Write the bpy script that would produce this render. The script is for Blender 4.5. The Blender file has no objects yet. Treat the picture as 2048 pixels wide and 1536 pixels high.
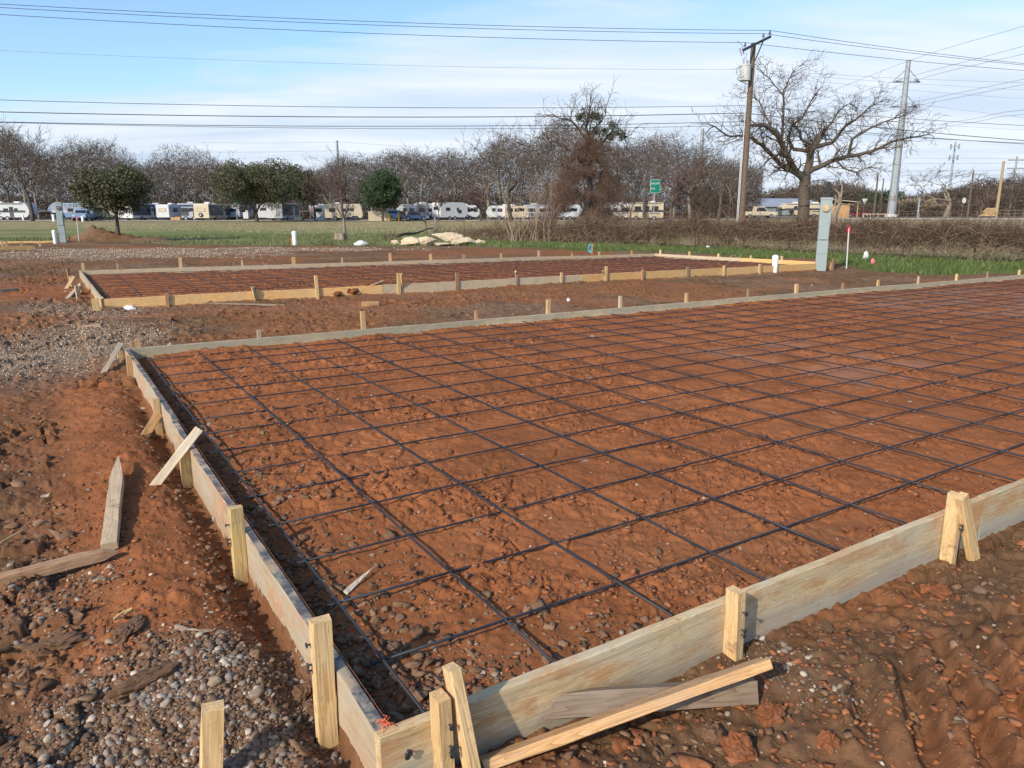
import bpy, bmesh, math, random
import numpy as np
from mathutils import Vector, Matrix
from math import sin, cos, pi, radians, atan2, sqrt
sc = bpy.context.scene
C = sc.collection
# ---------------------------------------------------------------- camera, sky, sun
FPX = 1480.0; PITCH = math.atan(343/1480.0); CAMH = 1.6
cam = bpy.data.cameras.new("camera"); cam_ob = bpy.data.objects.new("camera", cam); C.objects.link(cam_ob)
cam.sensor_fit = 'HORIZONTAL'; cam.sensor_width = 36; cam.lens = FPX/2048*36
cam.clip_start = 0.05; cam.clip_end = 9000
cam_ob.location = (0, 0, CAMH); cam_ob.rotation_euler = (pi/2-PITCH, 0, 0)
sc.camera = cam_ob
SUN_AZ = 216.0; SUN_EL = 32.0          # compass azimuth (clockwise from +Y) the light comes from
sc.view_settings.view_transform = 'Standard'; sc.view_settings.look = 'None'
sc.view_settings.exposure = 0.52; sc.view_settings.gamma = 1.0
sl = bpy.data.lights.new("sun", 'SUN'); sl.energy = 3.5; sl.angle = radians(0.9); sl.color = (1.0, 0.88, 0.72)
so = bpy.data.objects.new("sun", sl); C.objects.link(so)
sd = Vector((sin(radians(SUN_AZ))*cos(radians(SUN_EL)), cos(radians(SUN_AZ))*cos(radians(SUN_EL)), sin(radians(SUN_EL))))
so.rotation_euler = sd.to_track_quat('Z', 'Y').to_euler(); so.location = sd*50
w = bpy.data.worlds.new("World"); sc.world = w; w.use_nodes = True
nt = w.node_tree; N = nt.nodes; LK = nt.links; N.clear()
def nn(T, t, **k):
    n = T.nodes.new(t)
    for a, b in k.items():
        if a == 'ins':
            for i, v in b.items(): n.inputs[i].default_value = v
        else: setattr(n, a, b)
    return n
def math_node(T, op, a, b=None, clamp=False):
    n = T.nodes.new('ShaderNodeMath'); n.operation = op; n.use_clamp = clamp
    for i, v in enumerate((a, b)):
        if v is None: continue
        if isinstance(v, (int, float)): n.inputs[i].default_value = v
        else: T.links.new(v, n.inputs[i])
    return n.outputs[0]
def ramp(T, fac, stops):
    n = T.nodes.new('ShaderNodeValToRGB'); e = n.color_ramp.elements
    while len(e) < len(stops): e.new(0.5)
    for i, (p, c) in enumerate(stops):
        e[i].position = p; e[i].color = (c[0], c[1], c[2], 1) if not isinstance(c, (int, float)) else (c, c, c, 1)
    T.links.new(fac, n.inputs[0]); return n.outputs[0]
def mixc(T, fac, a, b, bt='MIX'):
    n = T.nodes.new('ShaderNodeMix'); n.data_type = 'RGBA'; n.blend_type = bt
    for s, v in ((n.inputs[0], fac), (n.inputs[6], a), (n.inputs[7], b)):
        if isinstance(v, (int, float)): s.default_value = v
        elif isinstance(v, tuple): s.default_value = (v[0], v[1], v[2], 1)
        else: T.links.new(v, s)
    return n.outputs[2]
out = nn(nt, 'ShaderNodeOutputWorld'); bg = nn(nt, 'ShaderNodeBackground'); bg.inputs[1].default_value = 0.1
sky = nn(nt, 'ShaderNodeTexSky'); sky.sky_type = 'NISHITA'; sky.sun_disc = False
sky.sun_elevation = radians(SUN_EL); sky.sun_rotation = radians(SUN_AZ)
sky.air_density = 1.0; sky.dust_density = 1.2; sky.ozone_density = 1.5
tc = nn(nt, 'ShaderNodeTexCoord'); sep = nn(nt, 'ShaderNodeSeparateXYZ'); LK.new(tc.outputs['Generated'], sep.inputs[0])
zz = math_node(nt, 'MAXIMUM', sep.outputs[2], 0.015); zz = math_node(nt, 'ADD', zz, 0.12)
cx = math_node(nt, 'DIVIDE', sep.outputs[0], zz); cy = math_node(nt, 'DIVIDE', sep.outputs[1], zz)
cmb = nn(nt, 'ShaderNodeCombineXYZ'); LK.new(cx, cmb.inputs[0]); LK.new(cy, cmb.inputs[1])
mp = nn(nt, 'ShaderNodeMapping'); mp.inputs['Rotation'].default_value = (0, 0, radians(24)); mp.inputs['Scale'].default_value = (0.55, 1.5, 1)
LK.new(cmb.outputs[0], mp.inputs[0])
n1 = nn(nt, 'ShaderNodeTexNoise', ins={'Scale': 1.3, 'Detail': 7, 'Roughness': 0.55, 'Distortion': 0.4}); LK.new(mp.outputs[0], n1.inputs[0])
n2 = nn(nt, 'ShaderNodeTexNoise', ins={'Scale': 0.55, 'Detail': 3, 'Roughness': 0.5}); LK.new(cmb.outputs[0], n2.inputs[0])
# the cloud sheet's edge runs across the cloud layer: blue on the near left side of it
edge = math_node(nt, 'ADD', math_node(nt, 'MULTIPLY', cx, 0.336), math_node(nt, 'MULTIPLY', cy, 0.94))
edge = math_node(nt, 'SUBTRACT', edge, 2.42)
edge = math_node(nt, 'ADD', edge, math_node(nt, 'MULTIPLY', math_node(nt, 'SUBTRACT', n1.outputs[0], 0.5), 1.6))
edge = math_node(nt, 'ADD', edge, math_node(nt, 'MULTIPLY', math_node(nt, 'SUBTRACT', n2.outputs[0], 0.5), 1.5))
cm = ramp(nt, edge, [(0.0, 0.0), (0.22, 0.35), (0.55, 0.72), (1.0, 0.92)])
ccol = ramp(nt, n1.outputs[0], [(0.35, (4.6, 5.4, 6.6)), (0.62, (6.3, 6.7, 7.4))])
skb = mixc(nt, 1.0, sky.outputs[0], (1.24, 1.43, 1.62), 'MULTIPLY')
low = ramp(nt, sep.outputs[2], [(0.0, 0.85), (0.05, 0.45), (0.14, 0.0)])
skb = mixc(nt, low, skb, (5.4, 6.3, 7.2))
fin = mixc(nt, cm, skb, ccol)
LK.new(fin, bg.inputs[0]); LK.new(bg.outputs[0], out.inputs[0])
# ---------------------------------------------------------------- numeric helpers
SP, CP = sin(PITCH), cos(PITCH)
def gp(x, y, z=0.0):
    """the point at height z seen at photo position x, y"""
    dx = x-1024.; dy = y-768.; t = (CAMH-z)/(FPX*SP+dy*CP)
    return np.array([dx*t, (FPX*CP-dy*SP)*t, z])
def at_depth(x, y, D):
    """the point D metres ahead (along +Y) seen at photo position x, y"""
    dx = x-1024.; dy = y-768.; k = D/(FPX*CP-dy*SP)
    return np.array([dx*k, D, CAMH-(FPX*SP+dy*CP)*k])
def proj(P):
    Z = P[2]-CAMH; d = P[1]*CP-Z*SP; v = -(Z*CP+P[1]*SP); return 1024+FPX*P[0]/d, 768+FPX*v/d
def h2(ix, iy, s):
    h = (ix.astype(np.int64)*374761393 + iy.astype(np.int64)*668265263 + s*974634777) & 0xffffffff
    h = ((h ^ (h >> 13))*1274126177) & 0xffffffff
    h = ((h ^ (h >> 16))*2246822519) & 0xffffffff
    return ((h ^ (h >> 15)) & 0xffffff)/float(0xffffff)
def vn(x, y, s=0):
    ix = np.floor(x); iy = np.floor(y); fx = x-ix; fy = y-iy
    fx = fx*fx*(3-2*fx); fy = fy*fy*(3-2*fy)
    a = h2(ix, iy, s); b = h2(ix+1, iy, s); c = h2(ix, iy+1, s); d = h2(ix+1, iy+1, s)
    return (a*(1-fx)+b*fx)*(1-fy)+(c*(1-fx)+d*fx)*fy
def fbm(x, y, s=0, o=4, g=0.5):
    t = 0; a = 1; n = 0
    for i in range(o):
        t = t+a*vn(x*2.03**i+i*17.3, y*2.03**i-i*9.1, s+i); n += a; a *= g
    return t/n
def worley(x, y, s=0):
    ix = np.floor(x); iy = np.floor(y); f1 = np.full(x.shape, 9.); f2 = f1.copy(); idn = np.zeros(x.shape)
    for i in (-1, 0, 1):
        for j in (-1, 0, 1):
            cx_, cy_ = ix+i, iy+j
            d = np.hypot(cx_+h2(cx_, cy_, s)-x, cy_+h2(cx_, cy_, s+7)-y)
            new = d < f1
            f2 = np.where(new, f1, np.minimum(f2, d)); idn = np.where(new, h2(cx_, cy_, s+13), idn); f1 = np.where(new, d, f1)
    return f1, f2, idn
def sm(a, b, x):
    t = np.clip((x-a)/(b-a), 0, 1); return t*t*(3-2*t)
# ---------------------------------------------------------------- layout of the two forms
TOP = 0.20
def isect(p, d, q, e):
    t = ((q[0]-p[0])*e[1]-(q[1]-p[1])*e[0])/(d[0]*e[1]-d[1]*e[0]); return p+d*t
la, lb = gp(746, 1456, TOP)[:2], gp(250, 697, TOP)[:2]
fa, fb = gp(776, 1469, TOP)[:2], gp(1862, 1039, TOP)[:2]
ba, bb = gp(247, 697, TOP)[:2], gp(2048, 549, TOP)[:2]
P0 = isect(la, lb-la, fa, fb-fa); P1 = isect(la, lb-la, ba, bb-ba)
wd = (fb-fa)/np.linalg.norm(fb-fa)
P2 = ba+(bb-ba)/np.linalg.norm(bb-ba)*23.0; P3 = P0+wd*21.5
NEAR = [P0, P1, P2, P3]
FAR = [gp(203, 598, TOP)[:2], gp(158, 541, TOP)[:2], gp(1310, 507, TOP)[:2], gp(1664, 525, TOP)[:2]]
THIRD = [gp(-160, 497, TOP)[:2], gp(-150, 484, TOP)[:2], gp(108, 481.5, TOP)[:2], gp(70, 491, TOP)[:2]]
def sdist(Q, x, y):
    """distances inside the four sides left, back, right, front (positive inside)"""
    r = []
    for i in range(4):
        a, b = Q[i], Q[(i+1) % 4]; d = (b-a)/np.linalg.norm(b-a)
        r.append((x-a[0])*d[1]-(y-a[1])*d[0])
    return r
def ell(x, y, px, py, rx, ry, az):
    """soft spot: distance measure from the ground point seen at px, py"""
    c = gp(px, py)[:2]; a = radians(az); ux, uy = sin(a), cos(a)
    p = (x-c[0])*ux+(y-c[1])*uy; q = (x-c[0])*uy-(y-c[1])*ux
    return np.sqrt((p/ry)**2+(q/rx)**2)
def gravel_mask(x, y):
    n = fbm(x*1.1, y*1.1, 40, 4)-0.5
    g = np.maximum(1-sm(.55, 1.1, ell(x, y, 330, 1470, .62, .55, 60)+n*.9),
                   .8*(1-sm(.6, 1.2, ell(x, y, 130, 690, 1.2, 2.2, -20)+n*1.2)))
    g = np.maximum(g, .9*(1-sm(.6, 1.15, ell(x, y, 250, 507, 6.5, 4.2, 0)+n*1.0)))
    g = np.maximum(g, .75*(1-sm(.6, 1.2, ell(x, y, 560, 500, 6.0, 1.6, 0)+n*1.2)))
    g = np.maximum(g, .85*(1-sm(.5, 1.1, ell(x, y, 165, 622, 1.2, .6, 20)+n*1.0)))
    g = np.maximum(g, .10*(1-sm(.4, 1.1, ell(x, y, 960, 1345, .28, .13, 58)+n*1.2)))
    g = np.maximum(g, .16*(1-sm(.4, 1.1, ell(x, y, 1560, 1330, .4, .15, 58)+n*1.2)))
    g = np.maximum(g, .30*(1-sm(.4, 1.1, ell(x, y, 60, 1180, .5, .4, 58)+n*1.2)))
    return np.clip(g, 0, 1)
DIRT_EDGE = [(-900, 486), (0, 487), (120, 484), (300, 487), (345, 491), (600, 492.5), (780, 492), (960, 494), (1060, 497), (1200, 503), (1330, 504.5), (1500, 515), (1640, 520), (1740, 541), (1880, 556), (2048, 551), (2600, 556)]
_dw = np.array([gp(a, b)[:2] for a, b in DIRT_EDGE]); _daz = np.arctan2(_dw[:, 0], _dw[:, 1]); _dr = np.hypot(_dw[:, 0], _dw[:, 1])
def grass_mask(x, y):
    az = np.arctan2(x, np.where(np.abs(y) < 1e-6, 1e-6, y)); r = np.hypot(x, y)
    e = np.interp(az, _daz, _dr); n = fbm(x*.9, y*.9, 60, 3)-.5
    m = sm(-.4, .5, r-e+n*2.4)
    m = m*(1-np.clip(1.6*np.exp(-ell(x, y, 203, 483, 2.6, 1.9, 0)**2)+1.4*np.exp(-ell(x, y, 270, 484, 3.4, 1.0, 0)**2), 0, 1))
    return np.where(y > 3, m, 0)
def base_height(x, y):
    """the broad lie of the land"""
    r = np.hypot(x, y); az = np.arctan2(x, np.maximum(y, 1e-3))
    rt = sm(0.10, 0.42, az)
    h = sm(70, 108, y)*(.46+.36*rt)
    h = h+sm(25, 60, r)*(fbm(x*.05, y*.05, 3, 2)-.5)*.25*(1-sm(60, 80, y))
    # dirt piles and a spoil ridge
    n = fbm(x*1.3, y*1.3, 71, 4)
    d = ell(x, y, 203, 483, 2.1, 1.6, 0); h = h+.62*np.exp(-d*d*2.2)*(.35+1.3*n)+.16*np.exp(-d*d*1.5)*(vn(x*4, y*4, 72)-.3)
    d = ell(x, y, 270, 484, 2.6, .8, 0); h = h+.22*np.exp(-d*d*1.4)*(.3+1.4*n)
    h = h+.30*(fbm(x*3.1, y*3.1, 74, 4)-.5)*np.exp(-ell(x, y, 215, 483, 3.4, 1.5, 0)**2*1.3)
    d = ell(x, y, 100, 489, 3.0, .8, 0); h = h+.14*np.exp(-d*d*1.4)*(.6+.8*n)
    return h
def height(x, y, fine=True):
    x = np.asarray(x, float); y = np.asarray(y, float)
    h = base_height(x, y); r = np.hypot(x, y); g = grass_mask(x, y); soil = 1-g
    dl, db, dr, df = sdist(NEAR, x, y); ins = sm(.006, .032, np.minimum(np.minimum(dl, db), np.minimum(dr, df)))
    el, eb, er, ef = sdist(FAR, x, y); ins2 = sm(-.03, .05, np.minimum(np.minimum(el, eb), np.minimum(er, ef)))
    # outside the near form
    z = np.full(x.shape, .0)
    z = z+sm(-.2, .4, -df)*(fbm(x*1.7, y*1.7, 5, 4)-.5)*.10*(1-sm(10, 16, r))
    z = z+(fbm(x*.8, y*.8, 8, 4)-.5)*.11*soil
    left = (dl < 0)
    al = sm(.3, 1.0, df)*(1-sm(5.6, 6.6, df))
    z = z+np.where(left, .055*np.exp(-((dl+.36)/.28)**2)*al, 0)
    z = z-np.where(left, .075*np.exp(-((dl+.03)/.09)**2)*sm(-.3, .2, df)*(1-sm(4.8, 6., df)), 0)
    z = z+np.where(left, .07*(vn(x*1.6, y*1.6, 31)-.3)*sm(.6, 1.2, -dl)*(1-sm(6, 8, -dl)), 0)
    z = z-.03*np.exp(-((df+.05)/.12)**2)*(dl > -.1)*sm(0., .5, dl)
    z = z-.05*np.exp(-(np.hypot(dl+.05, df+.03)/.14)**2)
    # tyre treads pressed into the clay in front of the board
    tr = sm(1.25, 1.5, dl)*sm(.34, .46, -df)*(1-sm(1.15, 1.35, -df))
    ph = (dl*.8-df*.9)*2*pi/.19+1.5*vn(x*2, y*2, 77)
    z = z+tr*.045*np.tanh(1.6*np.sin(ph))*(.5+vn(x*3, y*3, 78))
    tr2 = (1-sm(.35, .6, np.abs(-df-2.2)))*sm(3.0, 3.5, df*0+dl+2)
    # inside the near form
    zi = .090+(fbm(x*1.5, y*1.5, 11, 4)-.5)*.060+(fbm(x*5, y*5, 12, 3)-.5)*.014
    for q in (2.75, 4.35):               # wheel tracks of the machine that graded the pad
        tk = 1-sm(.10, .17, np.abs(df-q-.12*np.sin(dl*.6))); zi = zi-.014*tk+.004*tk*np.sin((dl*.9+np.abs(df-q))*2*pi/.11)
    zi = zi-.05*np.exp(-np.maximum(dl-.04, 0)/.16)-.05*np.exp(-np.maximum(df-.05, 0)/.14)*(1-sm(.6, 2., dl))
    zi = zi+.025*np.exp(-np.maximum(db-.02, 0)/.12)
    z = z*(1-ins)+zi*ins
    zf = .075+(fbm(x*1.5, y*1.5, 21, 4)-.5)*.05
    z = z*(1-ins2)+zf*ins2
    bk = sm(0, .3, -db)*(dl > -.3)*(1-ins2); z = z+bk*.05*(1-sm(3., 5., -db))
    wet = wet_mask(x, y)
    if fine:
        nearf = soil*(1-sm(25, 45, r))
        f1, f2, idn = worley(x*6.5, y*6.5, 51)
        cl = sm(.52, .72, vn(x*1.4, y*1.4, 52)*.6+vn(x*3.3, y*3.3, 53)*.4)
        amt = np.where(ins > .5, .22, 1.0)*np.where(left & (dl > -.75) & (df > .2) & (df < 6), .25, 1)
        z = z+nearf*cl*amt*.045*np.clip(.62-f1, 0, 1)*(.3+1.2*idn)*(1-wet)
        f1, f2, idn = worley(x*17, y*17, 54)
        cl2 = sm(.42, .66, vn(x*2.4, y*2.4, 55)*.5+vn(x*6, y*6, 56)*.5)
        z = z+nearf*cl2*.020*np.clip(.6-f1, 0, 1)*(.2+1.3*idn)*(1-wet)*(.45+.55*amt)*(1-sm(12, 20, r))
        # broken crust: warped plates split by cracks
        wx = x+.16*(fbm(x*4, y*4, 141, 2)-.5); wy = y+.16*(fbm(x*4, y*4, 145, 2)-.5)
        f1, f2, idn = worley(wx*7.5, wy*7.5, 63); crk = sm(.02, .20, f2-f1)
        pm_ = sm(.42, .56, fbm(x*1.3, y*1.3, 64, 3))*np.where(ins > .5, .4, np.where(left, 1.7, .9))*np.where(left & (dl > -.7) & (df > .3) & (df < 6), .15, 1)
        z = z+nearf*pm_*(.034*(idn-.3)*crk+.014*crk-.012)*(1-wet)
        f1, f2, idn = worley(wx*21, wy*21, 66); z = z+nearf*sm(.40, .60, fbm(x*1.9, y*1.9, 67, 3))*.011*(idn-.2)*sm(.02, .22, f2-f1)*(1-wet)*(1-sm(9, 14, r))
        nr = r < 9
        if nr.any():
            q = np.zeros(x.shape); xs, ys = x[nr], y[nr]
            f1, f2, idn = worley(xs*42, ys*42, 57)
            q[nr] = (.0075*np.clip(.6-f1, 0, 1)*(.2+1.3*idn)*sm(.35, .6, vn(xs*4, ys*4, 58))*np.where(ins[nr] > .5, .5, 1)+(fbm(xs*30, ys*30, 59, 3)-.5)*.007)*(1-sm(5, 9, r[nr]))
            z = z+q*(1-wet*.9)*soil
        z = z+nearf*(fbm(x*9, y*9, 61, 3)-.5)*.024*(1-wet*.85)*np.where(ins > .5, .38, 1)
    z = z*(1-g*.7*sm(12, 20, r))
    # patches of loose crumbs standing proud of the rolled clay
    if fine:
        cp = crumb_patch(x, y)*nearf*(1-wet)
        f1, f2, idn = worley(x*26+2*vn(x*5, y*5, 81), y*26, 82); z = z+cp*.017*np.clip(.75-f1, 0, 1)*idn*(1-sm(10, 16, r))
        f1, f2, idn = worley(x*12, y*12+1.5*vn(x*4, y*4, 83), 84); z = z+cp*.030*np.clip(.65-f1, 0, 1)*(idn > .45)
    return h+z*(1-sm(60, 90, r))
def crumb_patch(x, y): return sm(.53, .61, fbm(x*1.25, y*1.25, 88, 4)*.75+fbm(x*4, y*4, 89, 3)*.25)
def wet_mask(x, y):
    dl, db, dr, df = sdist(NEAR, x, y)
    ins = sm(.1, .4, np.minimum(np.minimum(dl, db), np.minimum(dr, df)))
    n = fbm(x*1.6, y*1.6, 91, 4)
    reg = np.maximum(1-sm(.5, 1.3, ell(x, y, 1640, 735, 2.4, 1.3, 58)), 1-sm(.5, 1.3, ell(x, y, 1950, 610, 3.2, 3.4, 58)))
    reg = np.maximum(reg, .65*(1-sm(.5, 1.2, ell(x, y, 1180, 840, 1.2, .7, 58))))
    n3 = fbm(x*4.5, y*4.5, 95, 3)
    return np.clip(sm(.54, .66, n*.50+reg*.32+(n3-.5)*.30)*ins, 0, 1)
def hz(x, y): return float(height(np.array([x]), np.array([y]), False)[0])
_gc = {}
def gt(px, py):
    """where the ground is first seen at px, py"""
    dx = px-1024.; dy = py-768.; d = np.array([dx, FPX*CP-dy*SP, -(FPX*SP+dy*CP)]); d /= d[1]
    Y = np.geomspace(1.2, 400, 2200); X = d[0]*Y; Z = CAMH+d[2]*Y; H_ = height(X, Y, False); k = np.argmax(Z <= H_)
    if k == 0: return np.array([X[-1], Y[-1], H_[-1]])
    a = (Z[k-1]-H_[k-1])/((Z[k-1]-H_[k-1])-(Z[k]-H_[k])); y = Y[k-1]+(Y[k]-Y[k-1])*a; x = d[0]*y
    return np.array([x, y, hz(x, y)])
def gd(px, D):
    """ground point D metres ahead in the column seen at px near the horizon"""
    x = (px-1024.)*D/(FPX/CP)
    return np.array([x, D, hz(x, D)])
# ---------------------------------------------------------------- object helpers
def tag(o, label=None, cat=None, group=None, kind=None):
    if label: o['label'] = label
    if cat: o['category'] = cat
    if group: o['group'] = group
    if kind: o['kind'] = kind
    return o
def empty(name, loc, label, cat, group=None, rz=0.0):
    o = bpy.data.objects.new(name, None); C.objects.link(o); o.location = tuple(float(v) for v in loc); o.rotation_euler = (0, 0, rz)
    o.empty_display_size = .2
    return tag(o, label, cat, group)
def link(name, me, mat=None, parent=None):
    o = bpy.data.objects.new(name, me); C.objects.link(o)
    if mat: me.materials.append(mat)
    if parent: o.parent = parent
    return o
def np_mesh(name, V, F, smooth=False):
    """V: n x 3; F: m x k faces of one size, or a list of such arrays"""
    me = bpy.data.meshes.new(name); V = np.asarray(V, np.float32)
    Fs = [np.asarray(f, np.int32) for f in (F if isinstance(F, list) else [F]) if len(f)]
    me.vertices.add(len(V)); me.vertices.foreach_set('co', V.ravel())
    nl = sum(f.size for f in Fs); npoly = sum(len(f) for f in Fs)
    me.loops.add(nl); me.polygons.add(npoly)
    me.loops.foreach_set('vertex_index', np.concatenate([f.ravel() for f in Fs]))
    ls = []; o = 0
    for f in Fs:
        ls.append(o+np.arange(len(f))*f.shape[1]); o += f.size
    me.polygons.foreach_set('loop_start', np.concatenate(ls).astype(np.int32))
    if smooth: me.polygons.foreach_set('use_smooth', np.ones(npoly, bool))
    me.update(calc_edges=True); return me
def tubes(segs, sides=3):
    """segs: n x 8 (p0, p1, r0, r1) -> V, F"""
    S = np.asarray(segs, float); p0, p1, r0, r1 = S[:, :3], S[:, 3:6], S[:, 6], S[:, 7]
    d = p1-p0; L = np.linalg.norm(d, axis=1, keepdims=True); d = d/np.maximum(L, 1e-9)
    ref = np.where(np.abs(d[:, 2:3]) < .9, np.array([[0, 0, 1.]]), np.array([[1., 0, 0]]))
    a = np.cross(d, ref); a /= np.linalg.norm(a, axis=1, keepdims=True); b = np.cross(d, a)
    n = len(S); V = np.empty((n, 2, sides, 3))
    for k in range(sides):
        t = 2*pi*k/sides; o = a*cos(t)+b*sin(t)
        V[:, 0, k] = p0+o*r0[:, None]; V[:, 1, k] = p1+o*r1[:, None]
    base = (np.arange(n)*2*sides)[:, None]; F = []
    for k in range(sides):
        k2 = (k+1) % sides
        F.append(np.hstack([base+k, base+k2, base+sides+k2, base+sides+k]))
    return V.reshape(-1, 3), np.concatenate(F)
def polytube(pts, rad, sides=8, cap=True):
    """one continuous tube through points"""
    P = np.asarray(pts, float); n = len(P); R = np.full(n, rad) if np.isscalar(rad) else np.asarray(rad, float)
    T = np.gradient(P, axis=0); T /= np.linalg.norm(T, axis=1, keepdims=True)
    ref = np.array([0, 0, 1.]) if abs(T[0][2]) < .9 else np.array([1., 0, 0])
    V = []
    a = np.cross(T[0], ref); a /= np.linalg.norm(a)
    for i in range(n):
        a = a-T[i]*a.dot(T[i]); a /= np.linalg.norm(a); b = np.cross(T[i], a)
        for k in range(sides):
            t = 2*pi*k/sides; V.append(P[i]+R[i]*(a*cos(t)+b*sin(t)))
    F = [[i*sides+k, i*sides+(k+1) % sides, (i+1)*sides+(k+1) % sides, (i+1)*sides+k] for i in range(n-1) for k in range(sides)]
    return np.array(V), np.array(F)
def capped(name, V, F, sides, mat, parent=None, smooth=True):
    n = len(V)
    f = F.tolist()+[list(range(sides))[::-1], list(range(n-sides, n))]
    me = bpy.data.meshes.new(name); me.from_pydata([tuple(v) for v in V], [], f)
    if smooth: me.polygons.foreach_set('use_smooth', np.array([True]*(len(f)-2)+[False, False]))
    me.update(); return link(name, me, mat, parent)
def pipe(name, pts, rad, mat, parent=None, sides=10):
    V, F = polytube(pts, rad, sides); return capped(name, V, F, sides, mat, parent)
class MB:
    """collects boxes, prisms and tubes into one mesh"""
    def __init__(s): s.bm = bmesh.new()
    def box(s, c, size, rz=0, bevel=0, rot=None):
        M = Matrix.Translation(c) @ (rot.to_4x4() if rot else Matrix.Rotation(rz, 4, 'Z')) @ Matrix.Diagonal((size[0], size[1], size[2], 1))
        r = bmesh.ops.create_cube(s.bm, size=1, matrix=M)
        if bevel:
            es = {e for v in r['verts'] for e in v.link_edges}
            bmesh.ops.bevel(s.bm, geom=list(es), offset=bevel, segments=2, affect='EDGES', profile=.5)
        return s
    def cyl(s, p0, p1, r0, r1=None, n=12):
        p0, p1 = Vector(p0), Vector(p1); r1 = r0 if r1 is None else r1; d = p1-p0
        M = Matrix.Translation((p0+p1)/2) @ d.to_track_quat('Z', 'Y').to_matrix().to_4x4()
        bmesh.ops.create_cone(s.bm, cap_ends=True, segments=n, radius1=r0, radius2=r1, depth=d.length, matrix=M); return s
    def ball(s, c, r, sc_=(1, 1, 1), n=2):
        bmesh.ops.create_icosphere(s.bm, subdivisions=n, radius=r, matrix=Matrix.Translation(c) @ Matrix.Diagonal((*sc_, 1))); return s
    def prism(s, pts, y0, y1):
        """polygon in x,z extruded along y"""
        a = [s.bm.verts.new((p[0], y0, p[1])) for p in pts]; b = [s.bm.verts.new((p[0], y1, p[1])) for p in pts]
        s.bm.faces.new(a); s.bm.faces.new(b[::-1]); n = len(pts)
        for i in range(n): s.bm.faces.new((a[i], b[i], b[(i+1) % n], a[(i+1) % n]))
        return s
    def build(s, name, mat, parent=None, smooth=False):
        bmesh.ops.recalc_face_normals(s.bm, faces=s.bm.faces)
        me = bpy.data.meshes.new(name); s.bm.to_mesh(me); s.bm.free()
        if smooth: me.polygons.foreach_set('use_smooth', np.ones(len(me.polygons), bool))
        return link(name, me, mat, parent)
# ---------------------------------------------------------------- materials
def new_mat(name):
    m = bpy.data.materials.new(name); m.use_nodes = True; T = m.node_tree
    b = T.nodes['Principled BSDF']; b.inputs['Specular IOR Level'].default_value = .3
    return m, T, b
def simple(name, col, rough=.6, metal=0, var=.12, scale=6, bump=.0, dirt=None, spec=.35):
    m, T, b = new_mat(name); tc = nn(T, 'ShaderNodeTexCoord')
    no = nn(T, 'ShaderNodeTexNoise', ins={'Scale': scale, 'Detail': 5, 'Roughness': .6}); T.links.new(tc.outputs['Object'], no.inputs[0])
    lo = tuple(c*(1-var) for c in col); hi = tuple(min(1, c*(1+var)) for c in col)
    c = ramp(T, no.outputs[0], [(.3, lo), (.7, hi)])
    if dirt:
        n2 = nn(T, 'ShaderNodeTexNoise', ins={'Scale': scale*.35, 'Detail': 6, 'Roughness': .7}); T.links.new(tc.outputs['Object'], n2.inputs[0])
        c = mixc(T, ramp(T, n2.outputs[0], [(.5, 0.), (.75, .6)]), c, dirt)
    T.links.new(c, b.inputs['Base Color'])
    b.inputs['Roughness'].default_value = rough; b.inputs['Metallic'].default_value = metal; b.inputs['Specular IOR Level'].default_value = spec
    if bump:
        bp = nn(T, 'ShaderNodeBump', ins={'Strength': bump, 'Distance': .02}); T.links.new(no.outputs[0], bp.inputs['Height']); T.links.new(bp.outputs[0], b.inputs['Normal'])
    return m
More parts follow.
